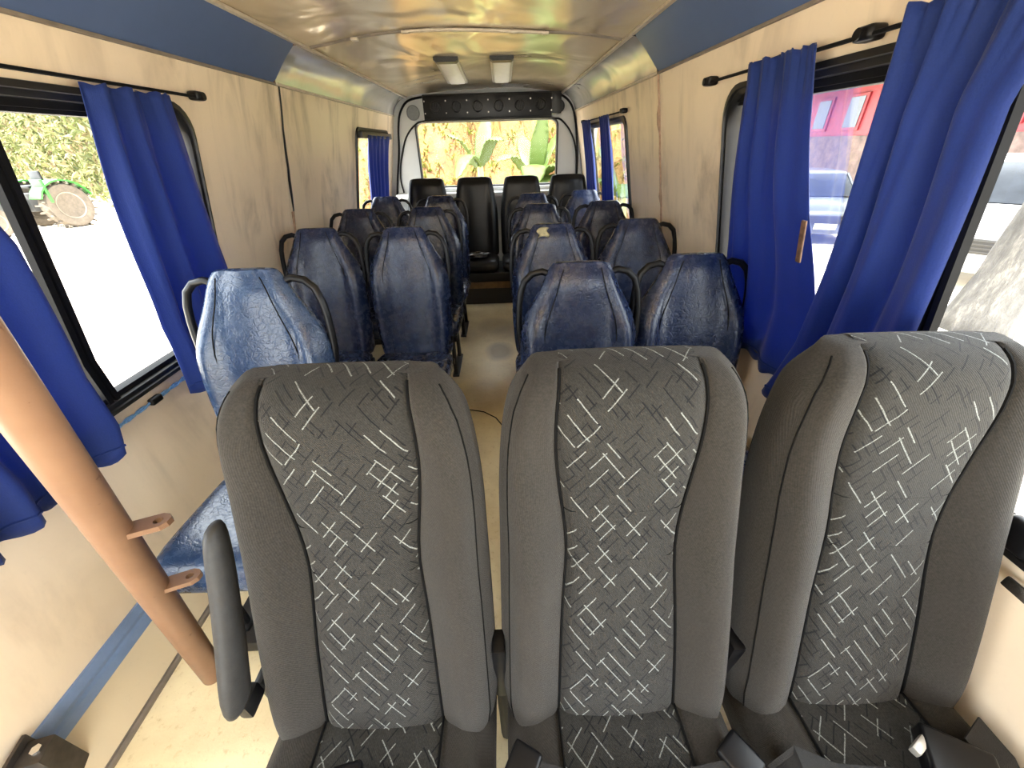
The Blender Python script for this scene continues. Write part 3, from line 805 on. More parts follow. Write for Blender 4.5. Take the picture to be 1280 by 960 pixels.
proto = make_blue_seat(M['vinyl'])
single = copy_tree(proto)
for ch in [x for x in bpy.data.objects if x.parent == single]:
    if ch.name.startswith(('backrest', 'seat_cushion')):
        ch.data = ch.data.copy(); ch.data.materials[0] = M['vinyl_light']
G = 'blue passenger seats with loop handles'
spots = [
    (.278, 1.37, 0, 'scuffed navy seat with loop handles behind the middle grey seat, on the aisle'),
    (.732, 1.43, 0, 'scuffed navy seat with loop handles behind the rightmost grey seat, by right window'),
    (.268, 2.17, 0, 'navy aisle seat with a yellow worn patch on top, second row on the right'),
    (.757, 2.24, 0, 'navy seat against the beige wall, second row on the right'),
    (-.548, 2.21, 0, 'smooth navy aisle seat, foremost of the left aisle column'),
    (-1.045, 2.26, 0, 'creased navy wall seat just behind the pale single seat on the left'),
    (.272, 3.00, 0, 'dark aisle seat, third row from front on the right of the aisle'),
    (.757, 3.06, 0, 'black-looking seat below the right rear window, third row on the right'),
    (-.548, 3.02, 0, 'dark aisle seat, second of three in the left aisle column'),
    (-1.045, 3.02, 0, 'black-looking wall seat, third row from front along the left wall'),
    (.272, 3.72, 0, 'dark aisle seat directly before the rear bench, right of aisle'),
    (.757, 3.86, 0, 'dark seat with bright top beside right rear curtains, last before the bench'),
    (-.548, 3.74, 0, 'dark aisle seat, rearmost of three in the left aisle column'),
    (-1.045, 3.80, 0, 'small black-looking wall seat under the left rear curtain'),
]
for i, (x, y, rz, lab) in enumerate(spots):
    o = proto if i == 0 else copy_tree(proto)
    o.location = (x, y - .13, 0); o.rotation_euler = (0, 0, rz)
    tag(o, lab, 'bus seat', G)
    if i == 2:                                   # worn yellow foam showing at the corner of the headrest
        t = MB()
        t.grid(lambda u, v: ((-.085 + .055 * u + .008 * math.sin(7 * v)), .098 + .034 * u * 0 - .012 * (1 - v) + .012 * v, 1.085 + .042 * v - .02 * (u - .5) ** 2), 5, 5)
        ob = t.build('worn_patch', plain('yellowed_foam', (.42, .36, .2), .7, 0, .4, 60), o, solid=.003); tag(ob, 'yellow worn patch on headrest corner')
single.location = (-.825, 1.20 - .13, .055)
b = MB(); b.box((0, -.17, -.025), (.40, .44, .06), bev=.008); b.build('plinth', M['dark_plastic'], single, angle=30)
tag(single, 'pale blue single seat beside left window, behind the leftmost grey seat', 'bus seat', G)

# ------------------------------------------------------------------ rear bench seats
def make_rear_seat():
    root = empty('rear_seat')
    zs = [.42, .45, .55, .7, .85, .95, 1.02, 1.08, 1.13, 1.17, 1.195, 1.21, 1.218]
    W = [(.42, .235), (.85, .238), (.97, .225), (1.08, .205), (1.17, .188), (1.2, .178), (1.212, .165), (1.218, .13)]
    rings = []
    for z in zs:
        y0 = .0 + (z - .42) * .14; k = smooth(1.16, 1.22, z); t = .11
        rings.append(ringpts(interp(W, z), y0 + t * .35 * k, y0 + t - t * .3 * k, .022 * (1 - smooth(.9, 1.05, z)) + .004, z))
    b = MB(); b.loft(rings); b.build('backrest', M['vinyl_dark'], root, sub=1)
    b = MB(); rr = []
    for y, zt, w, zb in [(-.46, .42, .20, .40), (-.455, .455, .225, .37), (-.43, .478, .235, .36), (-.3, .482, .238, .355), (-.1, .47, .238, .355), (.02, .46, .235, .36)]:
        rr.append([(w * u, y, (zt - .03 * smooth(.85, 1, abs(u)))) for u in (-1, -.92, -.78, -.5, 0, .5, .78, .92, 1)] + [(w * u, y, zb) for u in (.98, .5, 0, -.5, -.98)])
    b.loft(rr); b.build('seat_cushion', M['vinyl_dark'], root, sub=1)
    return root
pr = make_rear_seat()
for i, (x, lab) in enumerate([(-.80, 'black high-backed rear bench seat at the left, below the window corner'), (-.285, 'black high-backed rear bench seat at the end of the aisle'),
                              (.215, 'black high-backed rear bench seat just right of the aisle end'), (.715, 'black shiny rear bench seat in the right corner beside blue curtains')]):
    o = pr if i == 0 else copy_tree(pr)
    o.location = (x, 4.50, 0); tag(o, lab, 'bus seat', 'black rear bench seats')
root = empty('bench_base', (CX, 4.25, 0), label='low dark bench base with brown board under the rear seats', cat='bench base')
b = MB(); b.box((0, .12, .17), (1.98, .50, .34), bev=.004); b.build('box', M['black'], root, sm=False)
b = MB(); b.box((0, -.14, .215), (1.98, .018, .07), bev=.004); b.build('front_board', M['wood_board'], root, sm=False)
# small crumpled plastic bag on the aisle-end seat
b = MB()
t = bmesh.new(); bmesh.ops.create_icosphere(t, subdivisions=3, radius=1)
rb = random.Random(5)
for v in t.verts:
    n_ = v.co.normalized(); k = 1 + .25 * math.sin(9 * n_.x + 3 * n_.y) * math.sin(7 * n_.z + 5 * n_.x) + rb.uniform(-.08, .08)
    v.co = Vector((n_.x * .13 * k, n_.y * .07 * k, n_.z * .03 * k))
t.transform(Matrix.Translation((-.29, 4.20, .515))); b.merge(t)
k = NT('clear_black_plastic'); k.base((.06, .055, .05), .12, 0, .8)
tag(b.build('crumpled_bag', k.m, None, angle=180), 'crumpled shiny dark plastic bag on the bench seat at the aisle end', 'plastic bag')

# ------------------------------------------------------------------ the three grey fabric seats
GP = [(.355, .318), (.42, .334), (.50, .360), (.62, .404), (.72, .443), (.80, .470), (.90, .499), (1.0, .519), (1.08, .528), (1.13, .538), (1.155, .550), (1.172, .567), (1.182, .588), (1.186, .605)]      # z -> y of the front face (centre)
GW = [(.355, .218), (.38, .240), (.45, .252), (.55, .251), (.70, .248), (.80, .245), (.92, .243), (1.02, .236), (1.07, .229), (1.11, .220), (1.14, .208), (1.165, .192), (1.18, .176), (1.186, .165)]
GS = [(.355, .130), (.45, .128), (.60, .123), (.70, .118), (.80, .110), (.86, .113), (.94, .124), (1.02, .134), (1.10, .134), (1.16, .128), (1.186, .124)]
def bolster(z): return interp([(.355, .018), (.5, .040), (.75, .050), (.88, .040), (1.0, .018), (1.1, .008), (1.186, .001)], z)
def grey_front(x, z):
    """y of the front surface at lateral x, height z"""
    w, s = interp(GW, z), interp(GS, z); a = abs(x)
    y = interp(GP, z)
    if a < s:
        q = a / s
        return y - .010 * (1 - q * q) + .010 * smooth(.86, 1.0, q)
    q = (a - s) / max(1e-6, w - s); bo = bolster(z)
    return y + .010 * (1 - smooth(0, .12, q)) - bo * smooth(0, .5, q) + (bo + .040) * smooth(.60, 1.0, q) ** 1.9
UQ = [0, .04, .12, .25, .4, .55, .7, .82, .92, 1.0]
UP = [-1, -.96, -.86, -.7, -.5, -.25, 0, .25, .5, .7, .86, .96, 1]
def make_grey_seat():
    root = empty('grey_seat')
    zs = [.355, .362, .38, .41] + [.45 + i * .045 for i in range(15)] + [1.11, 1.13, 1.145, 1.158, 1.168, 1.176, 1.182, 1.186]
    zs = sorted(set(round(z, 4) for z in zs))
    arc = [0]
    for a, b_ in zip(zs, zs[1:]): arc.append(arc[-1] + math.hypot(b_ - a, interp(GP, b_) - interp(GP, a)))
    T = .13
    # centre panel
    P = MB(); verts = []; uvs = []; n = len(UP)
    for z, s_ in zip(zs, arc):
        for u in UP:
            x = u * interp(GS, z); verts.append((x, grey_front(x, z) + .004 * smooth(.95, 1, abs(u)), z)); uvs.append((x, s_))
    for ye, ze in ((.622, 1.188), (.640, 1.1865), (.652, 1.179)):      # the panel runs on over the top edge
        arc_e = arc[-1] + (ye - .605)
        for u in UP: verts.append((u * .122, ye, ze)); uvs.append((u * .122, arc_e))
    faces = [(i * n + j, i * n + j + 1, (i + 1) * n + j + 1, (i + 1) * n + j) for i in range(len(zs) + 2) for j in range(n - 1)]
    P.poly(verts, faces, 0, uvs)
    # bolsters, sides and back in one shell
    B_ = MB(); rv = []; ru = []; ring_n = None
    for z, s_ in zip(zs, arc):
        w, sw = interp(GW, z), interp(GS, z); yf = interp(GP, z); k = smooth(1.10, 1.19, z)
        ring = []
        for q in UQ: x = lerp(sw, w, q); ring.append((x, grey_front(x, z), z))
        ye = grey_front(w, z); yb = interp(GP, min(z, 1.1)) + T - .03 * k
        ring += [(w, lerp(ye, yb, .45), z), (w * .97, lerp(ye, yb, .85), z), (w * .8, yb, z), (w * .35, yb + .008, z)]
        full = ring + [(-x, y, zz) for x, y, zz in reversed(ring)]
        rv += full; ring_n = len(full); d = 0
        prev = None
        for p in full:
            if prev is not None: d += math.hypot(p[0] - prev[0], p[1] - prev[1])
            prev = p; ru.append((d, s_))
    m_ = ring_n
    faces = [(i * m_ + j, i * m_ + j + 1, (i + 1) * m_ + j + 1, (i + 1) * m_ + j) for i in range(len(zs) - 1) for j in range(m_ - 1)]
    B_.poly(rv, faces, 0, ru)
    top = (len(zs) - 1) * m_
    # close top and bottom between front and back edges
    B_.bm.verts.ensure_lookup_table()
    for base_ in (0, top):
        for j in range(m_ // 2 - 1):
            try: B_.bm.faces.new([B_.bm.verts[base_ + q] for q in (j, j + 1, m_ - 2 - j, m_ - 1 - j)])
            except ValueError: pass
    back = B_.build('backrest', M['fabric'], root, sub=1)
    P.build('centre_panel', M['fabric_pat'], back, sub=1)
    for s in (-1, 1):
        t = MB(); t.tube([(s * interp(GS, z), grey_front(interp(GS, z) * .999, z) - .001, z) for z in zs[2:-2]], .0032, 6); t.build('piping', M['piping'], back)
        t = MB(); t.tube([(s * lerp(interp(GS, z), interp(GW, z), .86), grey_front(lerp(interp(GS, z), interp(GW, z), .86), z) - .0005, z) for z in zs[3:-3]], .0016, 5); t.build('stitch_line', M['piping'], back)
    for zc in (.80, .905):
        t = MB(); t.tube([(interp(GS, zc) * (i / 8 - 1), grey_front(interp(GS, zc) * (i / 8 - 1), zc) + .0005, zc) for i in range(17)], .0010, 5); t.build('cross_seam', M['piping'], back)
    # seat cushion: patterned middle with plain wings
    ys = [-.10, -.085, -.05, .02, .10, .18, .25, .31, .36, .40, .43]
    def ctop(x, y):
        w = .245; a = abs(x) / w
        z = .452 - .03 * smooth(.36, .22, -y + .30) * 0
        z = interp([(-.10, .38), (-.085, .41), (-.05, .43), (.05, .437), (.2, .430), (.30, .421), (.36, .412), (.43, .40)], y)
        return z + .014 + .016 * smooth(.5, .78, a) - .055 * smooth(.80, 1.0, a) ** 1.5 - (.006 if .535 < a < .57 else 0)
    xs_mid = [q * .130 for q in UP]; P2 = MB(); vv = []; uu = []; n2 = len(xs_mid)
    for y in ys:
        for x in xs_mid: vv.append((x, y, ctop(x, y))); uu.append((x + .31, y + .11))
    P2.poly(vv, [(i * n2 + j, i * n2 + j + 1, (i + 1) * n2 + j + 1, (i + 1) * n2 + j) for i in range(len(ys) - 1) for j in range(n2 - 1)], 0, uu)
    C = MB(); vv = []; uu = []; xq = [.130, .138, .152, .170, .190, .208, .228, .239, .245]
    for y in ys:
        r_ = [(x, y, ctop(x, y)) for x in xq] + [(.245, y, .35), (.235, y, .315), (0.1, y, .32)]
        full = r_ + [(-x, yy, zz) for x, yy, zz in reversed(r_)]
        d = 0
        for p in full: vv.append(p); uu.append((p[0], p[1] + p[2]))
    m2 = len(full)
    C.poly(vv, [(i * m2 + j, i * m2 + j + 1, (i + 1) * m2 + j + 1, (i + 1) * m2 + j) for i in range(len(ys) - 1) for j in range(m2 - 1)], 0, uu)
    C.bm.verts.ensure_lookup_table()
    for base_ in (0, (len(ys) - 1) * m2):
        for j in range(m2 // 2 - 1):
            try: C.bm.faces.new([C.bm.verts[base_ + q] for q in (j, j + 1, m2 - 2 - j, m2 - 1 - j)])
            except ValueError: pass
    cu = C.build('seat_cushion', M['fabric'], root, sub=1)
    P2.build('cushion_panel', M['fabric_pat'], cu, sub=1)
    for s in (-1, 1):
        t = MB(); t.tube([(s * .130, y, ctop(.130, y) + .001) for y in ys[1:-1]], .003, 6); t.build('piping', M['piping'], cu)
    t = MB(); t.box((0, .17, .30), (.44, .46, .05), bev=.01); t.box((0, .17, .14), (.30, .34, .28), bev=.012); t.build('pedestal', M['black'], root, angle=30)
    t = MB()
    for s in (-1, 1): t.box((s * .228, .455, .36), (.02, .07, .16), bev=.008)
    t.build('hinge', M['black'], root, angle=30)
    return root
g1 = make_grey_seat()
grey = [g1, copy_tree(g1), copy_tree(g1)]
GG = 'grey patterned front seats'
for o, (x, dz, lab, ry) in zip(grey, [(-.300, .980, 'grey patterned fabric seat at left with a folded armrest', 0), (.215, .990, 'grey patterned fabric seat in the middle of the front three', 0), (.724, 1.0, 'grey patterned fabric seat at right, below the widest blue curtain', .02)]):
    o.location = (x, 0, 0); o.scale = (1, 1, dz); o.rotation_euler = (.012 if dz < .985 else 0, ry, 0); tag(o, lab, 'bus seat', GG)
# folded armrest on the left seat
arm = MB()
rr = []
for z, y, hw, hd in [(.560, .336, .010, .022), (.572, .340, .019, .036), (.61, .350, .021, .042), (.68, .388, .021, .040), (.74, .416, .021, .036), (.80, .446, .021, .034), (.87, .476, .020, .032), (.91, .492, .017, .028), (.925, .497, .009, .016)]:
    rr.append([(-.262 + hw * math.cos(a * PI / 6) * (1 if abs(math.cos(a * PI / 6)) < .9 else .95), y + hd * math.sin(a * PI / 6), z) for a in range(12)])
arm.loft(rr); ar = arm.build('armrest', plain('grey_armrest_plastic', (.030, .029, .028), .55, 0, .15, 60, .35, .1), grey[0], sub=1); tag(ar, 'dark grey folded-up armrest')
t = MB(); t.box((-.258, .352, .545), (.026, .05, .05), bev=.008); t.box((-.250, .40, .47), (.018, .05, .18), bev=.006); t.build('armrest_pivot', M['black'], grey[0], angle=30)

# belts and buckles lying at the front edge of the cushions
def strap(pts, w, nrm=(0, 0, 1), th=.003):
    b = MB(); P = [Vector(p) for p in pts]; R_ = []
    for i, p in enumerate(P):
        d = (P[min(i + 1, len(P) - 1)] - P[max(i - 1, 0)]).normalized(); s = d.cross(Vector(nrm)).normalized() * w / 2; u = s.cross(d).normalized() * th
        R_.append([p - s, p + s, p + s + u, p - s + u])
    b.loft(R_); return b
def buckle(parent, c, rz, size=(.055, .085, .028), button=True):
    b = MB(); R_ = Matrix.Rotation(rz, 3, 'Z'); b.box(c, size, bev=.008, rot=R_, seg=3); o = b.build('belt_buckle', M['black_gloss'], parent, angle=40)
    if button:
        b = MB(); b.box(Vector(c) + R_ @ Vector((0, size[1] * .22, size[2] * .5)), (size[0] * .6, size[1] * .25, .006), bev=.002, rot=R_); b.build('buckle_button', M['silver'], o)
    return o
strap([(-.235, 0.203, 0.431), (-.2, 0.213, 0.464), (-.1, 0.210, 0.461), (-.05, 0.208, 0.460)], .045).build('lap_belt', M['webbing'], grey[0], sm=False)
buckle(grey[0], (-.035, 0.223, 0.472), .2)
strap([(.0, 0.200, 0.460), (.1, 0.210, 0.462), (.2, 0.203, 0.464), (.235, 0.208, 0.426)], .05).build('lap_belt', M['webbing'], grey[0], sm=False)
b = MB(); b.lathe([(.001, .004), (.018, .003), (.030, 0), (.030, -.006), (.001, -.006)], (.15, 0.216, 0.478), 'z', 20); b.build('belt_tongue', M['chrome'], grey[0])
strap([(-.225, 0.218, 0.456), (-.19, 0.223, 0.478), (-.1, 0.203, 0.462), (.0, 0.200, 0.460), (.1, 0.204, 0.462), (.2, 0.213, 0.478), (.235, 0.208, 0.431)], .055).build('lap_belt', M['webbing'], grey[1], sm=False)
buckle(grey[1], (-.215, 0.240, 0.478), -.5, (.06, .07, .022), False)
buckle(grey[1], (.212, 0.240, 0.476), .6, (.06, .07, .022), False)
strap([(-.235, 0.213, 0.436), (-.2, 0.228, 0.476), (-.13, 0.203, 0.464), (0, 0.193, 0.462)], .05).build('lap_belt', M['webbing'], grey[2], sm=False)
buckle(grey[2], (.100, 0.216, 0.474), -.50, (.115, .085, .038), False)
b = MB(); b.box((.048, 0.246, 0.482), (.05, .016, .018), bev=.005, rot=Matrix.Rotation(.45, 3, 'Z')); b.build('belt_tongue', M['silver'], grey[2])
strap([(.17, 0.268, 0.486), (.195, 0.218, 0.461), (.208, 0.138, 0.394), (.210, 0.028, 0.374)], .07).build('lap_belt', M['webbing'], grey[2], sm=False)
# upright belt stalks between the seats
def stalk(x, label, h):
    root = empty('belt_stalk', (x, .43, 0), label=label, cat='belt stalk', group='black belt stalks between grey seats')
    b = MB(); b.tube([(0, 0, 0), (0, -.02, .25), (0, -.02, .40)], [.016, .014, .014], 8); b.build('post', M['black'], root)
    b = MB(); b.box((0, -.015, (.38 + h) / 2), (.030, .05, h - .36), bev=.008); b.build('latch', M['black_gloss'], root, angle=40)
stalk(-.042, 'black upright belt stalk between left and middle grey seats', .58)
stalk(.482, 'black upright belt stalk between middle and right grey seats', .55)
# belt reel on the right wall
root = empty('belt_reel', (.998, .43, .80), label='black belt reel with metal tongue on right wall beside the rightmost grey seat', cat='belt reel')
b = MB(); b.box((-.016, .02, .03), (.03, .06, .07), bev=.012, seg=3); b.build('housing', M['black_gloss'], root, angle=40)
b = MB(); b.box((-.022, -.035, -.06), (.012, .05, .025), bev=.004); b.build('tongue', M['chrome'], root)
# rusty catch on the edge of the right curtain
b = MB(); b.box((.868, 1.15, 1.237), (.006, .020, .12), bev=.003, rot=Matrix.Rotation(-.2, 3, 'Y')); tag(b.build('window_catch', M['rust'], None, sm=False), 'rusty metal catch strip at the edge of the right blue curtain', 'catch')
# dark wire loop lying on the aisle floor
pts = [(-.33, 2.09, .004), (-.31, 2.095, .004), (-.27, 2.10, .004), (-.17, 2.07, .004), (-.09, 2.0, .004), (-.04, 1.9, .004), (-.02, 1.75, .004)]
b = MB(); b.tube(pts, .0035, 6); tag(b.build('wire', M['black'], None), 'thin dark wire curving across the aisle floor', 'wire')

# ------------------------------------------------------------------ outside
GZ = -.75
def ground_mat():
    k = NT('pale_gravel_yard'); v = k.tc(); n = k.noise(v, 1.2, 6, .6); n2 = k.noise(v, 14, 4)
    k.base(k.mix(k.ramp(n, [(.35, 0), (.7, 1)]), (.62, .55, .45), (.74, .68, .58)), .95); k.bump(n2, .3, .02); return k.m
b = MB(); b.grid(lambda u, v: (lerp(-90, 70, u), lerp(-40, 90, v), GZ), 8, 8); tag(b.build('ground', ground_mat(), None, sm=False, fixn=False), kind='structure')

def leafy_mat(name, stops):
    k = NT(name); oi = k.node('ShaderNodeNewGeometry'); f = oi.outputs['Random Per Island']
    k.base(k.ramp(f, stops), .6, 0, .3)
    tr = k.node('ShaderNodeBsdfTranslucent'); k.set(tr.inputs[0], k.ramp(f, [(p, tuple(min(1, q * 1.3) for q in c)) for p, c in stops]))
    mx = k.node('ShaderNodeMixShader'); mx.inputs[0].default_value = .3
    k.t.links.new(k.b.outputs[0], mx.inputs[1]); k.t.links.new(tr.outputs[0], mx.inputs[2]); k.t.links.new(mx.outputs[0], k.out.inputs[0]); return k.m
# hedge: leaf cards scattered through a deep irregular volume, over a dark woody core
r = random.Random(11)
A, B2 = Vector((-52, 47.2, GZ)), Vector((-12, 16.5, GZ)); D = (B2 - A); Ln = D.length; dirn = D.normalized(); nrm = Vector((dirn.y, -dirn.x, 0))
if nrm.y > 0: nrm = -nrm
b = MB()
for i in range(15000):
    t_ = r.random(); h = r.random() ** .9 * (7.5 + 1.2 * math.sin(t_ * 23))
    dep = r.uniform(0, 1.8) + .5 * math.sin(t_ * 60 + h * 2)
    p = A + D * t_ - nrm * dep + Vector((0, 0, h)); s = r.uniform(.12, .34)
    a, c = Vector((r.uniform(-1, 1), r.uniform(-1, 1), r.uniform(-1, 1))).normalized(), Vector((r.uniform(-1, 1), r.uniform(-1, 1), r.uniform(-.4, 1))).normalized()
    c = (c - a * c.dot(a)).normalized(); w = a.cross(c) * .06
    b.poly([p - a * s, p - c * s * .4 + w, p + a * s, p + c * s * .4 + w], [(0, 1, 2, 3)])
hm = leafy_mat('dry_green_leaves', [(0, (.045, .055, .018)), (.35, (.105, .12, .04)), (.7, (.17, .168, .07)), (1, (.17, .12, .075))])
o = b.build('hedge', hm, None, sm=False, fixn=False); tag(o, 'tall dry green hedge across the bright yard beyond the left window', 'hedge', kind='stuff')
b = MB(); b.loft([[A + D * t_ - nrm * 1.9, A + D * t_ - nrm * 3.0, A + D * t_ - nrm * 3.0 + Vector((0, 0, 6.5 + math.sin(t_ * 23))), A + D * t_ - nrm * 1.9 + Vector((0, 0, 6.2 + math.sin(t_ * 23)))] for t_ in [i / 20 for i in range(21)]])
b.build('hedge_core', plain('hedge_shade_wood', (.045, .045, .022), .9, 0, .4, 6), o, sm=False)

# tractor
tg = plain('tractor_green', (.025, .15, .02), .4, 0, .15, 8); tyre = plain('dusty_tyre', (.085, .068, .052), .85, 0, .25, 12); rimm = plain('dusty_rim', (.17, .14, .11), .6, 0, .2, 10)
root = empty('tractor', (-17.0, 15.5, GZ), rz=-.25, label='green tractor with big dusty rear tyre parked in the yard', cat='tractor'); root.scale = (1.2, 1.2, 1.2)
def wheel(c, R_, w, lugs, name):
    b = MB(); b.lathe([(R_ * .58, -w * .42), (R_ * .70, -w * .5), (R_ * .93, -w * .48), (R_ * .98, -w * .3), (R_ * .98, w * .3), (R_ * .93, w * .48), (R_ * .70, w * .5), (R_ * .58, w * .42)], c, 'x', 40)
    for i in range(lugs):
        for sd in (-1, 1):
            a = 2 * PI * (i + .25 * sd) / lugs
            b.box(Vector(c) + Vector((sd * w * .25, math.cos(a) * R_ * .99, math.sin(a) * R_ * .99)), (w * .5, R_ * .10, R_ * .07), rot=Matrix.Rotation(a, 3, 'X') @ Matrix.Rotation(sd * .45, 3, 'Z'))
    wo = b.build(name, tyre, root, angle=35)
    b = MB(); b.lathe([(.02, .10 * w), (R_ * .18, .12 * w), (R_ * .22, .22 * w), (R_ * .45, .16 * w), (R_ * .52, .40 * w), (R_ * .60, .46 * w), (R_ * .60, -.4 * w), (.02, -.4 * w)], c, 'x', 32)
    for i in range(6): a = i * PI / 3; b.cyl(Vector(c) + Vector((.2 * w, math.cos(a) * R_ * .15, math.sin(a) * R_ * .15)), R_ * .03, .06, 'x', 6)
    b.build('rim', rimm, wo, angle=40)
wheel((.45, .72, .62), .62, .40, 20, 'rear_wheel'); wheel((-1.0, .72, .62), .62, .40, 20, 'rear_wheel')
wheel((.28, -1.05, .40), .40, .24, 14, 'front_wheel'); wheel((-.85, -1.05, .40), .40, .24, 14, 'front_wheel')
b = MB(); b.box((-.28, -.75, 1.02), (.60, 1.35, .42), bev=.07, seg=3); b.build('bonnet', tg, root, angle=40)
b = MB(); b.box((-.28, -.7, .66), (.42, 1.5, .34), bev=.03); b.box((-.28, .55, .75), (.5, .8, .5), bev=.04); b.cyl((-.28, .72, .62), .12, 1.3, 'x', 16); b.cyl((-.28, -1.05, .42), .06, 1.0, 'x', 12); b.build('chassis', plain('tractor_dark', (.05, .05, .05), .6), root, angle=35)
for x in (.45, -1.0):
    b = MB(); rr = []
    for i in range(9):
        a = math.radians(20 + i * 17.5); rr.append([(x - .24, .72 - math.cos(a) * .72, .62 + math.sin(a) * .72), (x + .24, .72 - math.cos(a) * .72, .62 + math.sin(a) * .72), (x + .24, .72 - math.cos(a) * .68, .62 + math.sin(a) * .68), (x - .24, .72 - math.cos(a) * .68, .62 + math.sin(a) * .68)])
    b.loft(rr); b.box((x + (.0 if x > 0 else 0), .30, 1.05), (.42, .08, .62), bev=.02); b.build('fender', tg, root, angle=35)
b = MB(); b.box((-.28, .55, 1.16), (.45, .42, .08), bev=.03); b.box((-.28, .78, 1.36), (.45, .07, .4), bev=.03); b.build('driver_seat', M['black'], root, angle=40)
b = MB(); b.tube([(-.28, .05, 1.15), (-.28, .2, 1.42)], .025, 8); ring_ = [(-.28 + .19 * math.cos(a * PI / 12), .2 + .06 * math.sin(a * PI / 12), 1.42 + .18 * math.sin(a * PI / 12)) for a in range(24)]; b.tube(ring_, .02, 6, closed=True); b.build('steering_wheel', M['black'], root)
b = MB(); b.tube([(-.1, -.9, 1.2), (-.1, -.9, 1.75)], .04, 10); b.build('exhaust', M['rust'], root)

# earth bank behind the bus
def bank_mat():
    k = NT('ochre_earth_bank'); v = k.tc(); n = k.noise(v, 1.5, 6, .65, .6); n2 = k.noise(v, 7, 6, .7, .8)
    cc = k.ramp(n, [(.32, (.14, .06, .022)), (.48, (.20, .11, .034)), (.62, (.20, .15, .046)), (.8, (.18, .16, .045))])
    cc = k.mix(k.ramp(n2, [(.56, 0), (.66, 1)]), cc, (.10, .042, .018))
    k.base(cc, .95); k.bump(k.m_('ADD', n2, n), .9, .12); return k.m
b = MB()
def bankf(u, v):
    x = lerp(-5.5, 3.6, u); z = GZ + v * 5.2
    y = 8.3 + v * 2.0 + .35 * math.sin(x * 1.7 + v * 5) + .25 * math.sin(x * 4.1 - v * 9) + .12 * math.sin(x * 9 + v * 21)
    return (x, y, z)
b.grid(bankf, 60, 40); tag(b.build('earth_bank', bank_mat(), None, angle=180), kind='structure')
r = random.Random(21); b = MB()
for i in range(1700):
    u, v = r.random(), r.random() ** 1.2; p = Vector(bankf(u, v)); n_ = r.randint(2, 4)
    for q in range(n_):
        d = Vector((r.uniform(-.5, .5), r.uniform(-.9, -.1), r.uniform(.2, 1))).normalized(); L_ = r.uniform(.08, .26); w = Vector((r.uniform(.01, .022), 0, 0))
        m1 = p + d * L_ * .6; tip = p + d * L_ + Vector((0, -.05, -.08))
        b.poly([p - w, p + w, m1 + w, m1 - w, tip], [(0, 1, 2, 3), (3, 2, 4)])
o = b.build('bank_grass', leafy_mat('yellow_green_grass', [(0, (.085, .11, .016)), (.5, (.17, .165, .034)), (1, (.19, .14, .05))]), None, sm=False, fixn=False)
tag(o, 'dry yellow green grass growing on the earth bank behind the bus', 'grass', kind='stuff')
# banana plants
lf = NT('banana_leaf'); nn = lf.noise(lf.tc(), 3, 3); lf.base(lf.mix(nn, (.045, .09, .012), (.10, .14, .035)), .4, 0, .5)
tr = lf.node('ShaderNodeBsdfTranslucent'); tr.inputs[0].default_value = (.12, .17, .022, 1); mx = lf.node('ShaderNodeMixShader'); mx.inputs[0].default_value = .35
lf.t.links.new(lf.b.outputs[0], mx.inputs[1]); lf.t.links.new(tr.outputs[0], mx.inputs[2]); lf.t.links.new(mx.outputs[0], lf.out.inputs[0])
def banana(loc, leaves, sh, label):
    root = empty('banana_plant', loc, label=label, cat='banana plant', group='banana plants behind the rear window')
    b = MB(); b.tube([(0, 0, 0), (.02, 0, sh * .5), (.0, 0, sh)], [.11, .09, .05], 12); b.build('stem', plain('banana_stem', (.34, .38, .14), .6), root)
    for (az, el, L_, w, droop) in leaves:
        d = Vector((math.cos(az), math.sin(az), 0)); b = MB()
        def P(u, v):
            t_ = u; p = Vector((0, 0, sh - .05)) + d * (L_ * t_ * math.cos(el) * (1 - .12 * t_)) + Vector((0, 0, L_ * (math.sin(el) * t_ - droop * t_ * t_)))
            side = Vector((-d.y, d.x, 0)); k_ = math.sin(PI * min(1, .06 + t_ * .94)) ** .55 * (1 if t_ > .12 else t_ / .12 * .8 + .1); q = (v - .5) * 2
            return p + side * (q * w * k_) + Vector((0, 0, -.35 * w * k_ * q * q * (1 + .5 * math.sin(t_ * 9)) + .015 * math.sin(t_ * 60) * abs(q)))
        b.grid(P, 26, 8); o = b.build('leaf', lf.m, root, angle=180, solid=.006, fixn=False)
banana((.55, 7.2, GZ), [(3.6, 1.0, 1.5, .17, .62), (4.6, .85, 1.5, .19, .75), (5.6, .9, 1.5, .18, .8), (.3, 1.15, 1.4, .17, .35), (1.9, 1.1, 1.4, .17, .4), (5.1, 1.3, 1.3, .15, .2), (6.1, .5, 1.3, .2, .5)], 1.75, 'banana plant with broad arching leaves, right half of rear window')
banana((-.35, 7.5, GZ), [(4.2, .9, 1.3, .15, .85), (3.4, 1.1, 1.3, .15, .5), (5.5, 1.1, 1.4, .14, .6), (1.2, 1.2, 1.3, .15, .3)], 1.95, 'paler banana plant left of the middle of the rear window')
banana((2.2, 7.6, GZ), [(3.5, .8, 1.5, .19, .5), (4.4, .9, 1.3, .17, .7), (2.6, 1.1, 1.4, .17, .3), (5.9, 1.0, 1.3, .17, .5)], 1.4, 'low banana plant at the right edge of the rear window')

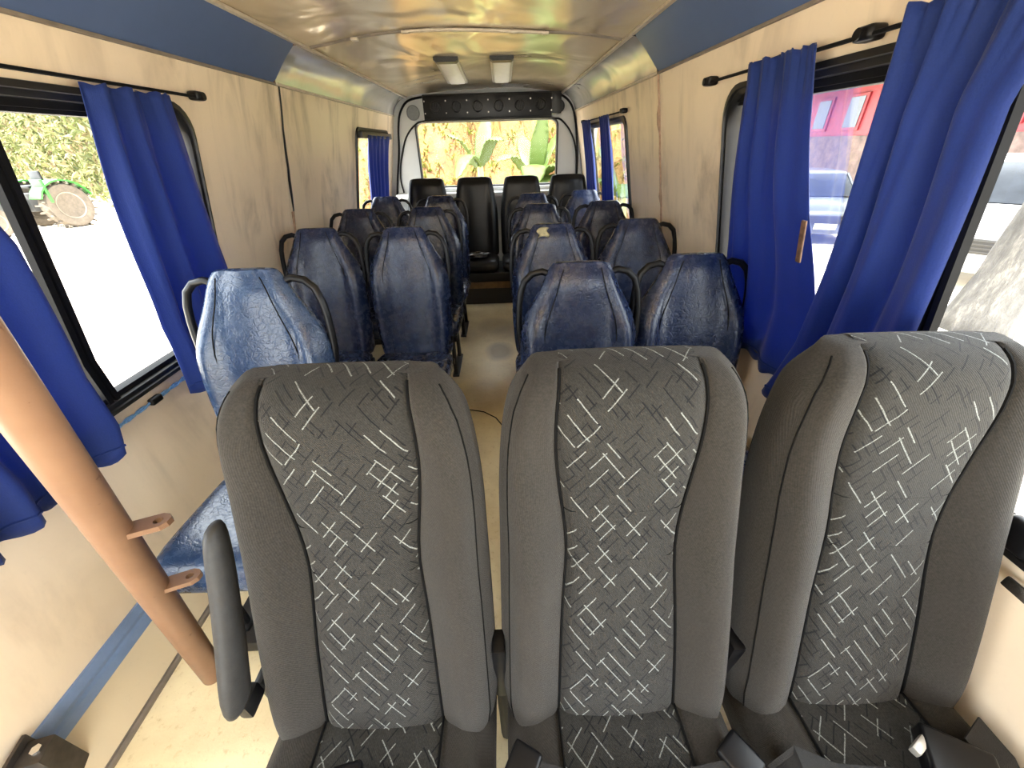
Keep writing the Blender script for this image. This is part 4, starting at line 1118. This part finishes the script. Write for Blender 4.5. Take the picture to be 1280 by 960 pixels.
# right side: shed, two cars, tree trunk
red = plain('red_painted_boards', (.20, .012, .018), .6, 0, .15, 6)
root = empty('red_shed', (15.2, 16.0, GZ), rz=-.08, label='red walled shed with pale roof edge beyond the right window', cat='shed')
b = MB(); b.box((0, 0, 1.1), (4, 14, 2.2)); b.build('lower_wall', plain('rough_pink_masonry', (.11, .075, .066), .9, 0, .5, 3), root, sm=False)
b = MB(); b.box((0, 0, 3.0), (3.9, 13.9, 1.6)); b.build('upper_wall', red, root, sm=False)
b = MB(); b.box((-.4, 0, 4.0), (5.6, 15, .24), rot=Matrix.Rotation(-.1, 3, 'Y')); b.build('roof', plain('pale_roof', (.26, .24, .21), .7), root, sm=False)
for y in (-4.6, -2.7, -.8, 1.1, 3.0):
    b = MB(); b.box((-1.97, y, 2.95), (.08, 1.0, 1.15), bev=.02); w_ = b.build('window', red, root, sm=False)
    b = MB(); b.box((-2.0, y, 2.95), (.06, .75, .95)); b.build('pane', plain('grey_shed_glass', (.05, .055, .06), .15), w_, sm=False)
for i in range(9):
    b = MB(); b.box((-2.45 + r.uniform(-.1, .1), -2.2 + r.uniform(-.3, .3), .06 + (i // 2) * .12), (.16, 3.2, .10), rot=Matrix.Rotation(r.uniform(-.06, .06), 3, 'Z'))
    o = b.build('plank', plain('pinkish_plank', (.16, .10, .085), .8, 0, .3, 6), root, sm=False)

def car(loc, rz, paint, label, plate=True, sc=1.0):
    root = empty('car', loc, rz=rz, label=label, cat='car'); root.scale = (sc, sc, sc)
    # profile along y (front at -y): (y, z_top, half width)
    prof = [(-2.05, .45, .70), (-2.02, .72, .78), (-1.85, .86, .84), (-1.0, 1.0, .87), (1.95, 1.02, .86), (2.08, .8, .80), (2.1, .45, .74)]
    b = MB(); rr = []
    for y, zt, w in prof:
        rr.append([(-w * .96, y, .28), (-w, y, .5), (-w * .98, y, zt - .1), (-w * .86, y, zt), (0, y, zt + .03), (w * .86, y, zt), (w * .98, y, zt - .1), (w, y, .5), (w * .96, y, .28), (0, y, .25)])
    b.loft(rr); b.build('body', paint, root, sub=1)
    gl = plain('dark_car_glass', (.012, .014, .018), .25, 0, .3, 4, .08)
    b = MB(); rr = []
    for z, y0, y1, w in [(.98, -1.05, 1.85, .80), (1.2, -.72, 1.7, .74), (1.42, -.35, 1.45, .66)]:
        rr.append([(-w * .92, y0, z), (0, y0 - .06, z), (w * .92, y0, z), (w, y0 + .2, z), (w, y1 - .2, z), (w * .9, y1, z), (0, y1 + .04, z), (-w * .9, y1, z), (-w, y1 - .2, z), (-w, y0 + .2, z)])
    b.loft(rr); b.build('windows', gl, root, angle=40)
    b = MB(); rr = []
    for z, y0, y1, w in [(1.40, -.36, 1.46, .665), (1.46, -.25, 1.36, .62), (1.48, 0, 1.1, .45)]:
        rr.append([(-w, y0, z), (w, y0, z), (w, y1, z), (-w, y1, z)])
    b.loft(rr)
    for s in (-1, 1):
        b.tube([(s * .79, -1.0, .98), (s * .655, -.34, 1.42)], .03, 6); b.tube([(s * .80, .45, 1.0), (s * .665, .4, 1.42)], .03, 6); b.tube([(s * .78, 1.75, 1.0), (s * .64, 1.42, 1.42)], .04, 6)
    b.build('roof', paint, root, angle=40)
    b = MB(); b.box((0, -2.04, .58), (1.0, .06, .18), bev=.02)
    for q in range(4): b.box((0, -2.075, .52 + q * .042), (.95, .012, .012))
    b.build('grille', M['dark_plastic'], root, angle=30)
    for s in (-1, 1):
        b = MB(); b.box((s * .64, -1.97, .70), (.28, .14, .14), bev=.045, seg=3); b.build('headlight', plain('headlight_glass', (.75, .77, .8), .1, 0, .05, 5), root, angle=40)
        b = MB(); b.box((s * .92, -.75, 1.02), (.18, .10, .12), bev=.03); b.build('mirror', paint, root, angle=40)
        for y in (-1.3, 1.3):
            b = MB(); b.lathe([(.17, -.09), (.30, -.10), (.32, -.07), (.32, .07), (.30, .10), (.17, .09)], (s * .78, y, .32), 'x', 24); w_ = b.build('wheel', M['black'], root, angle=40)
            b = MB(); b.lathe([(.02, s * .08), (.06, s * .10), (.17, s * .06), (.18, 0), (.02, 0)], (s * .78, y, .32), 'x', 20); b.build('hubcap', M['silver'], w_, angle=40)
    if plate:
        b = MB(); b.box((0, -2.095, .44), (.44, .015, .12), bev=.004); b.build('number_plate', M['white_panel'], root, angle=30)
car((8.2, 11.3, GZ), -.35, plain('grey_car_paint', (.06, .07, .085), .25, .2, .05, 3), 'grey car parked in front of the red shed, between the right curtains')
car((9.4, 7.5, GZ), -.95, plain('white_car_paint', (.42, .42, .42), .25, 0, .03, 3), 'white car parked behind the pale tree trunk, right of widest curtain', False, 1.25)
# dark truck body further back
bk = NT('pale_peeling_bark'); nb = bk.noise(bk.mapping(bk.tc(), (1, 1, .35)), 9, 6, .7, .15); bk.base(bk.ramp(nb, [(.35, (.025, .024, .023)), (.55, (.05, .048, .046)), (.72, (.12, .11, .10))]), .9); bk.bump(nb, .8, .05)
root = empty('tree_trunk', (6.05, 4.45, GZ), label='pale grey tree trunk standing outside the right window in front of white car', cat='tree')
b = MB(); rr = []
for i in range(24):
    z = i * .25; rad = .27 - .004 * i + (.09 * (1 - i / 3) if i < 3 else 0)
    rr.append([((rad + .03 * math.sin(3 * a + z * 1.3) + .015 * math.sin(7 * a - z * 3)) * math.cos(a) + .03 * z, (rad + .03 * math.sin(3 * a + z) + .012 * math.sin(8 * a + z * 4)) * math.sin(a), z) for a in [2 * PI * j / 18 for j in range(18)]])
b.loft(rr); b.build('trunk', bk.m, root, angle=180)
b = MB(); b.box((0, 0, .03), (.95, .95, .06), bev=.02); b.build('base_slab', plain('concrete_slab', (.5, .48, .44), .9), root, angle=30)

# ------------------------------------------------------------------ light
w = bpy.data.worlds.new('World'); scn.world = w; w.use_nodes = True
bg = w.node_tree.nodes['Background']; bg.inputs[0].default_value = (.90, .95, 1.0, 1); bg.inputs[1].default_value = 3.2
sl = bpy.data.lights.new('sun', 'SUN'); sl.energy = 9.0; sl.angle = math.radians(1.2); sl.color = (1, .93, .80)
so = bpy.data.objects.new('sun', sl); col.objects.link(so)
so.rotation_euler = Vector((-.08, -.55, .83)).to_track_quat('Z', 'Y').to_euler()
so.location = (0, -5, 12)

# ------------------------------------------------------------------ camera
f = 481.0; vp = Vector((625 - 640, 181 - 480, f)).normalized(); hz = Vector((1, -.030, 0))
up = hz.cross(vp).normalized()
if up.y > 0: up = -up
xv = vp.cross(up)
rows = (xv, vp, up)                             # world axes seen from the camera (x right, y down, z forward)
def W(c): return Vector((rows[0].dot(c), rows[1].dot(c), rows[2].dot(c)))
R3 = Matrix((W(Vector((1, 0, 0))), W(Vector((0, -1, 0))), W(Vector((0, 0, -1))))).transposed()
cd = bpy.data.cameras.new('camera'); cam = bpy.data.objects.new('camera', cd); col.objects.link(cam)
cam.matrix_world = Matrix.Translation((0, 0, 1.5)) @ R3.to_4x4()
cd.sensor_width = 36; cd.sensor_fit = 'HORIZONTAL'; cd.lens = f / 1280 * 36; cd.clip_start = .02; cd.clip_end = 300
scn.camera = cam

scn.view_settings.view_transform = 'Standard'; scn.view_settings.look = 'None'
scn.view_settings.exposure = 2.0; scn.view_settings.gamma = 1; scn.view_settings.use_curve_mapping = False
c = scn.cycles
c.use_denoising = True; c.max_bounces = 10; c.diffuse_bounces = 6; c.glossy_bounces = 4; c.transparent_max_bounces = 12; c.sample_clamp_indirect = 8
c.caustics_reflective = False; c.caustics_refractive = False
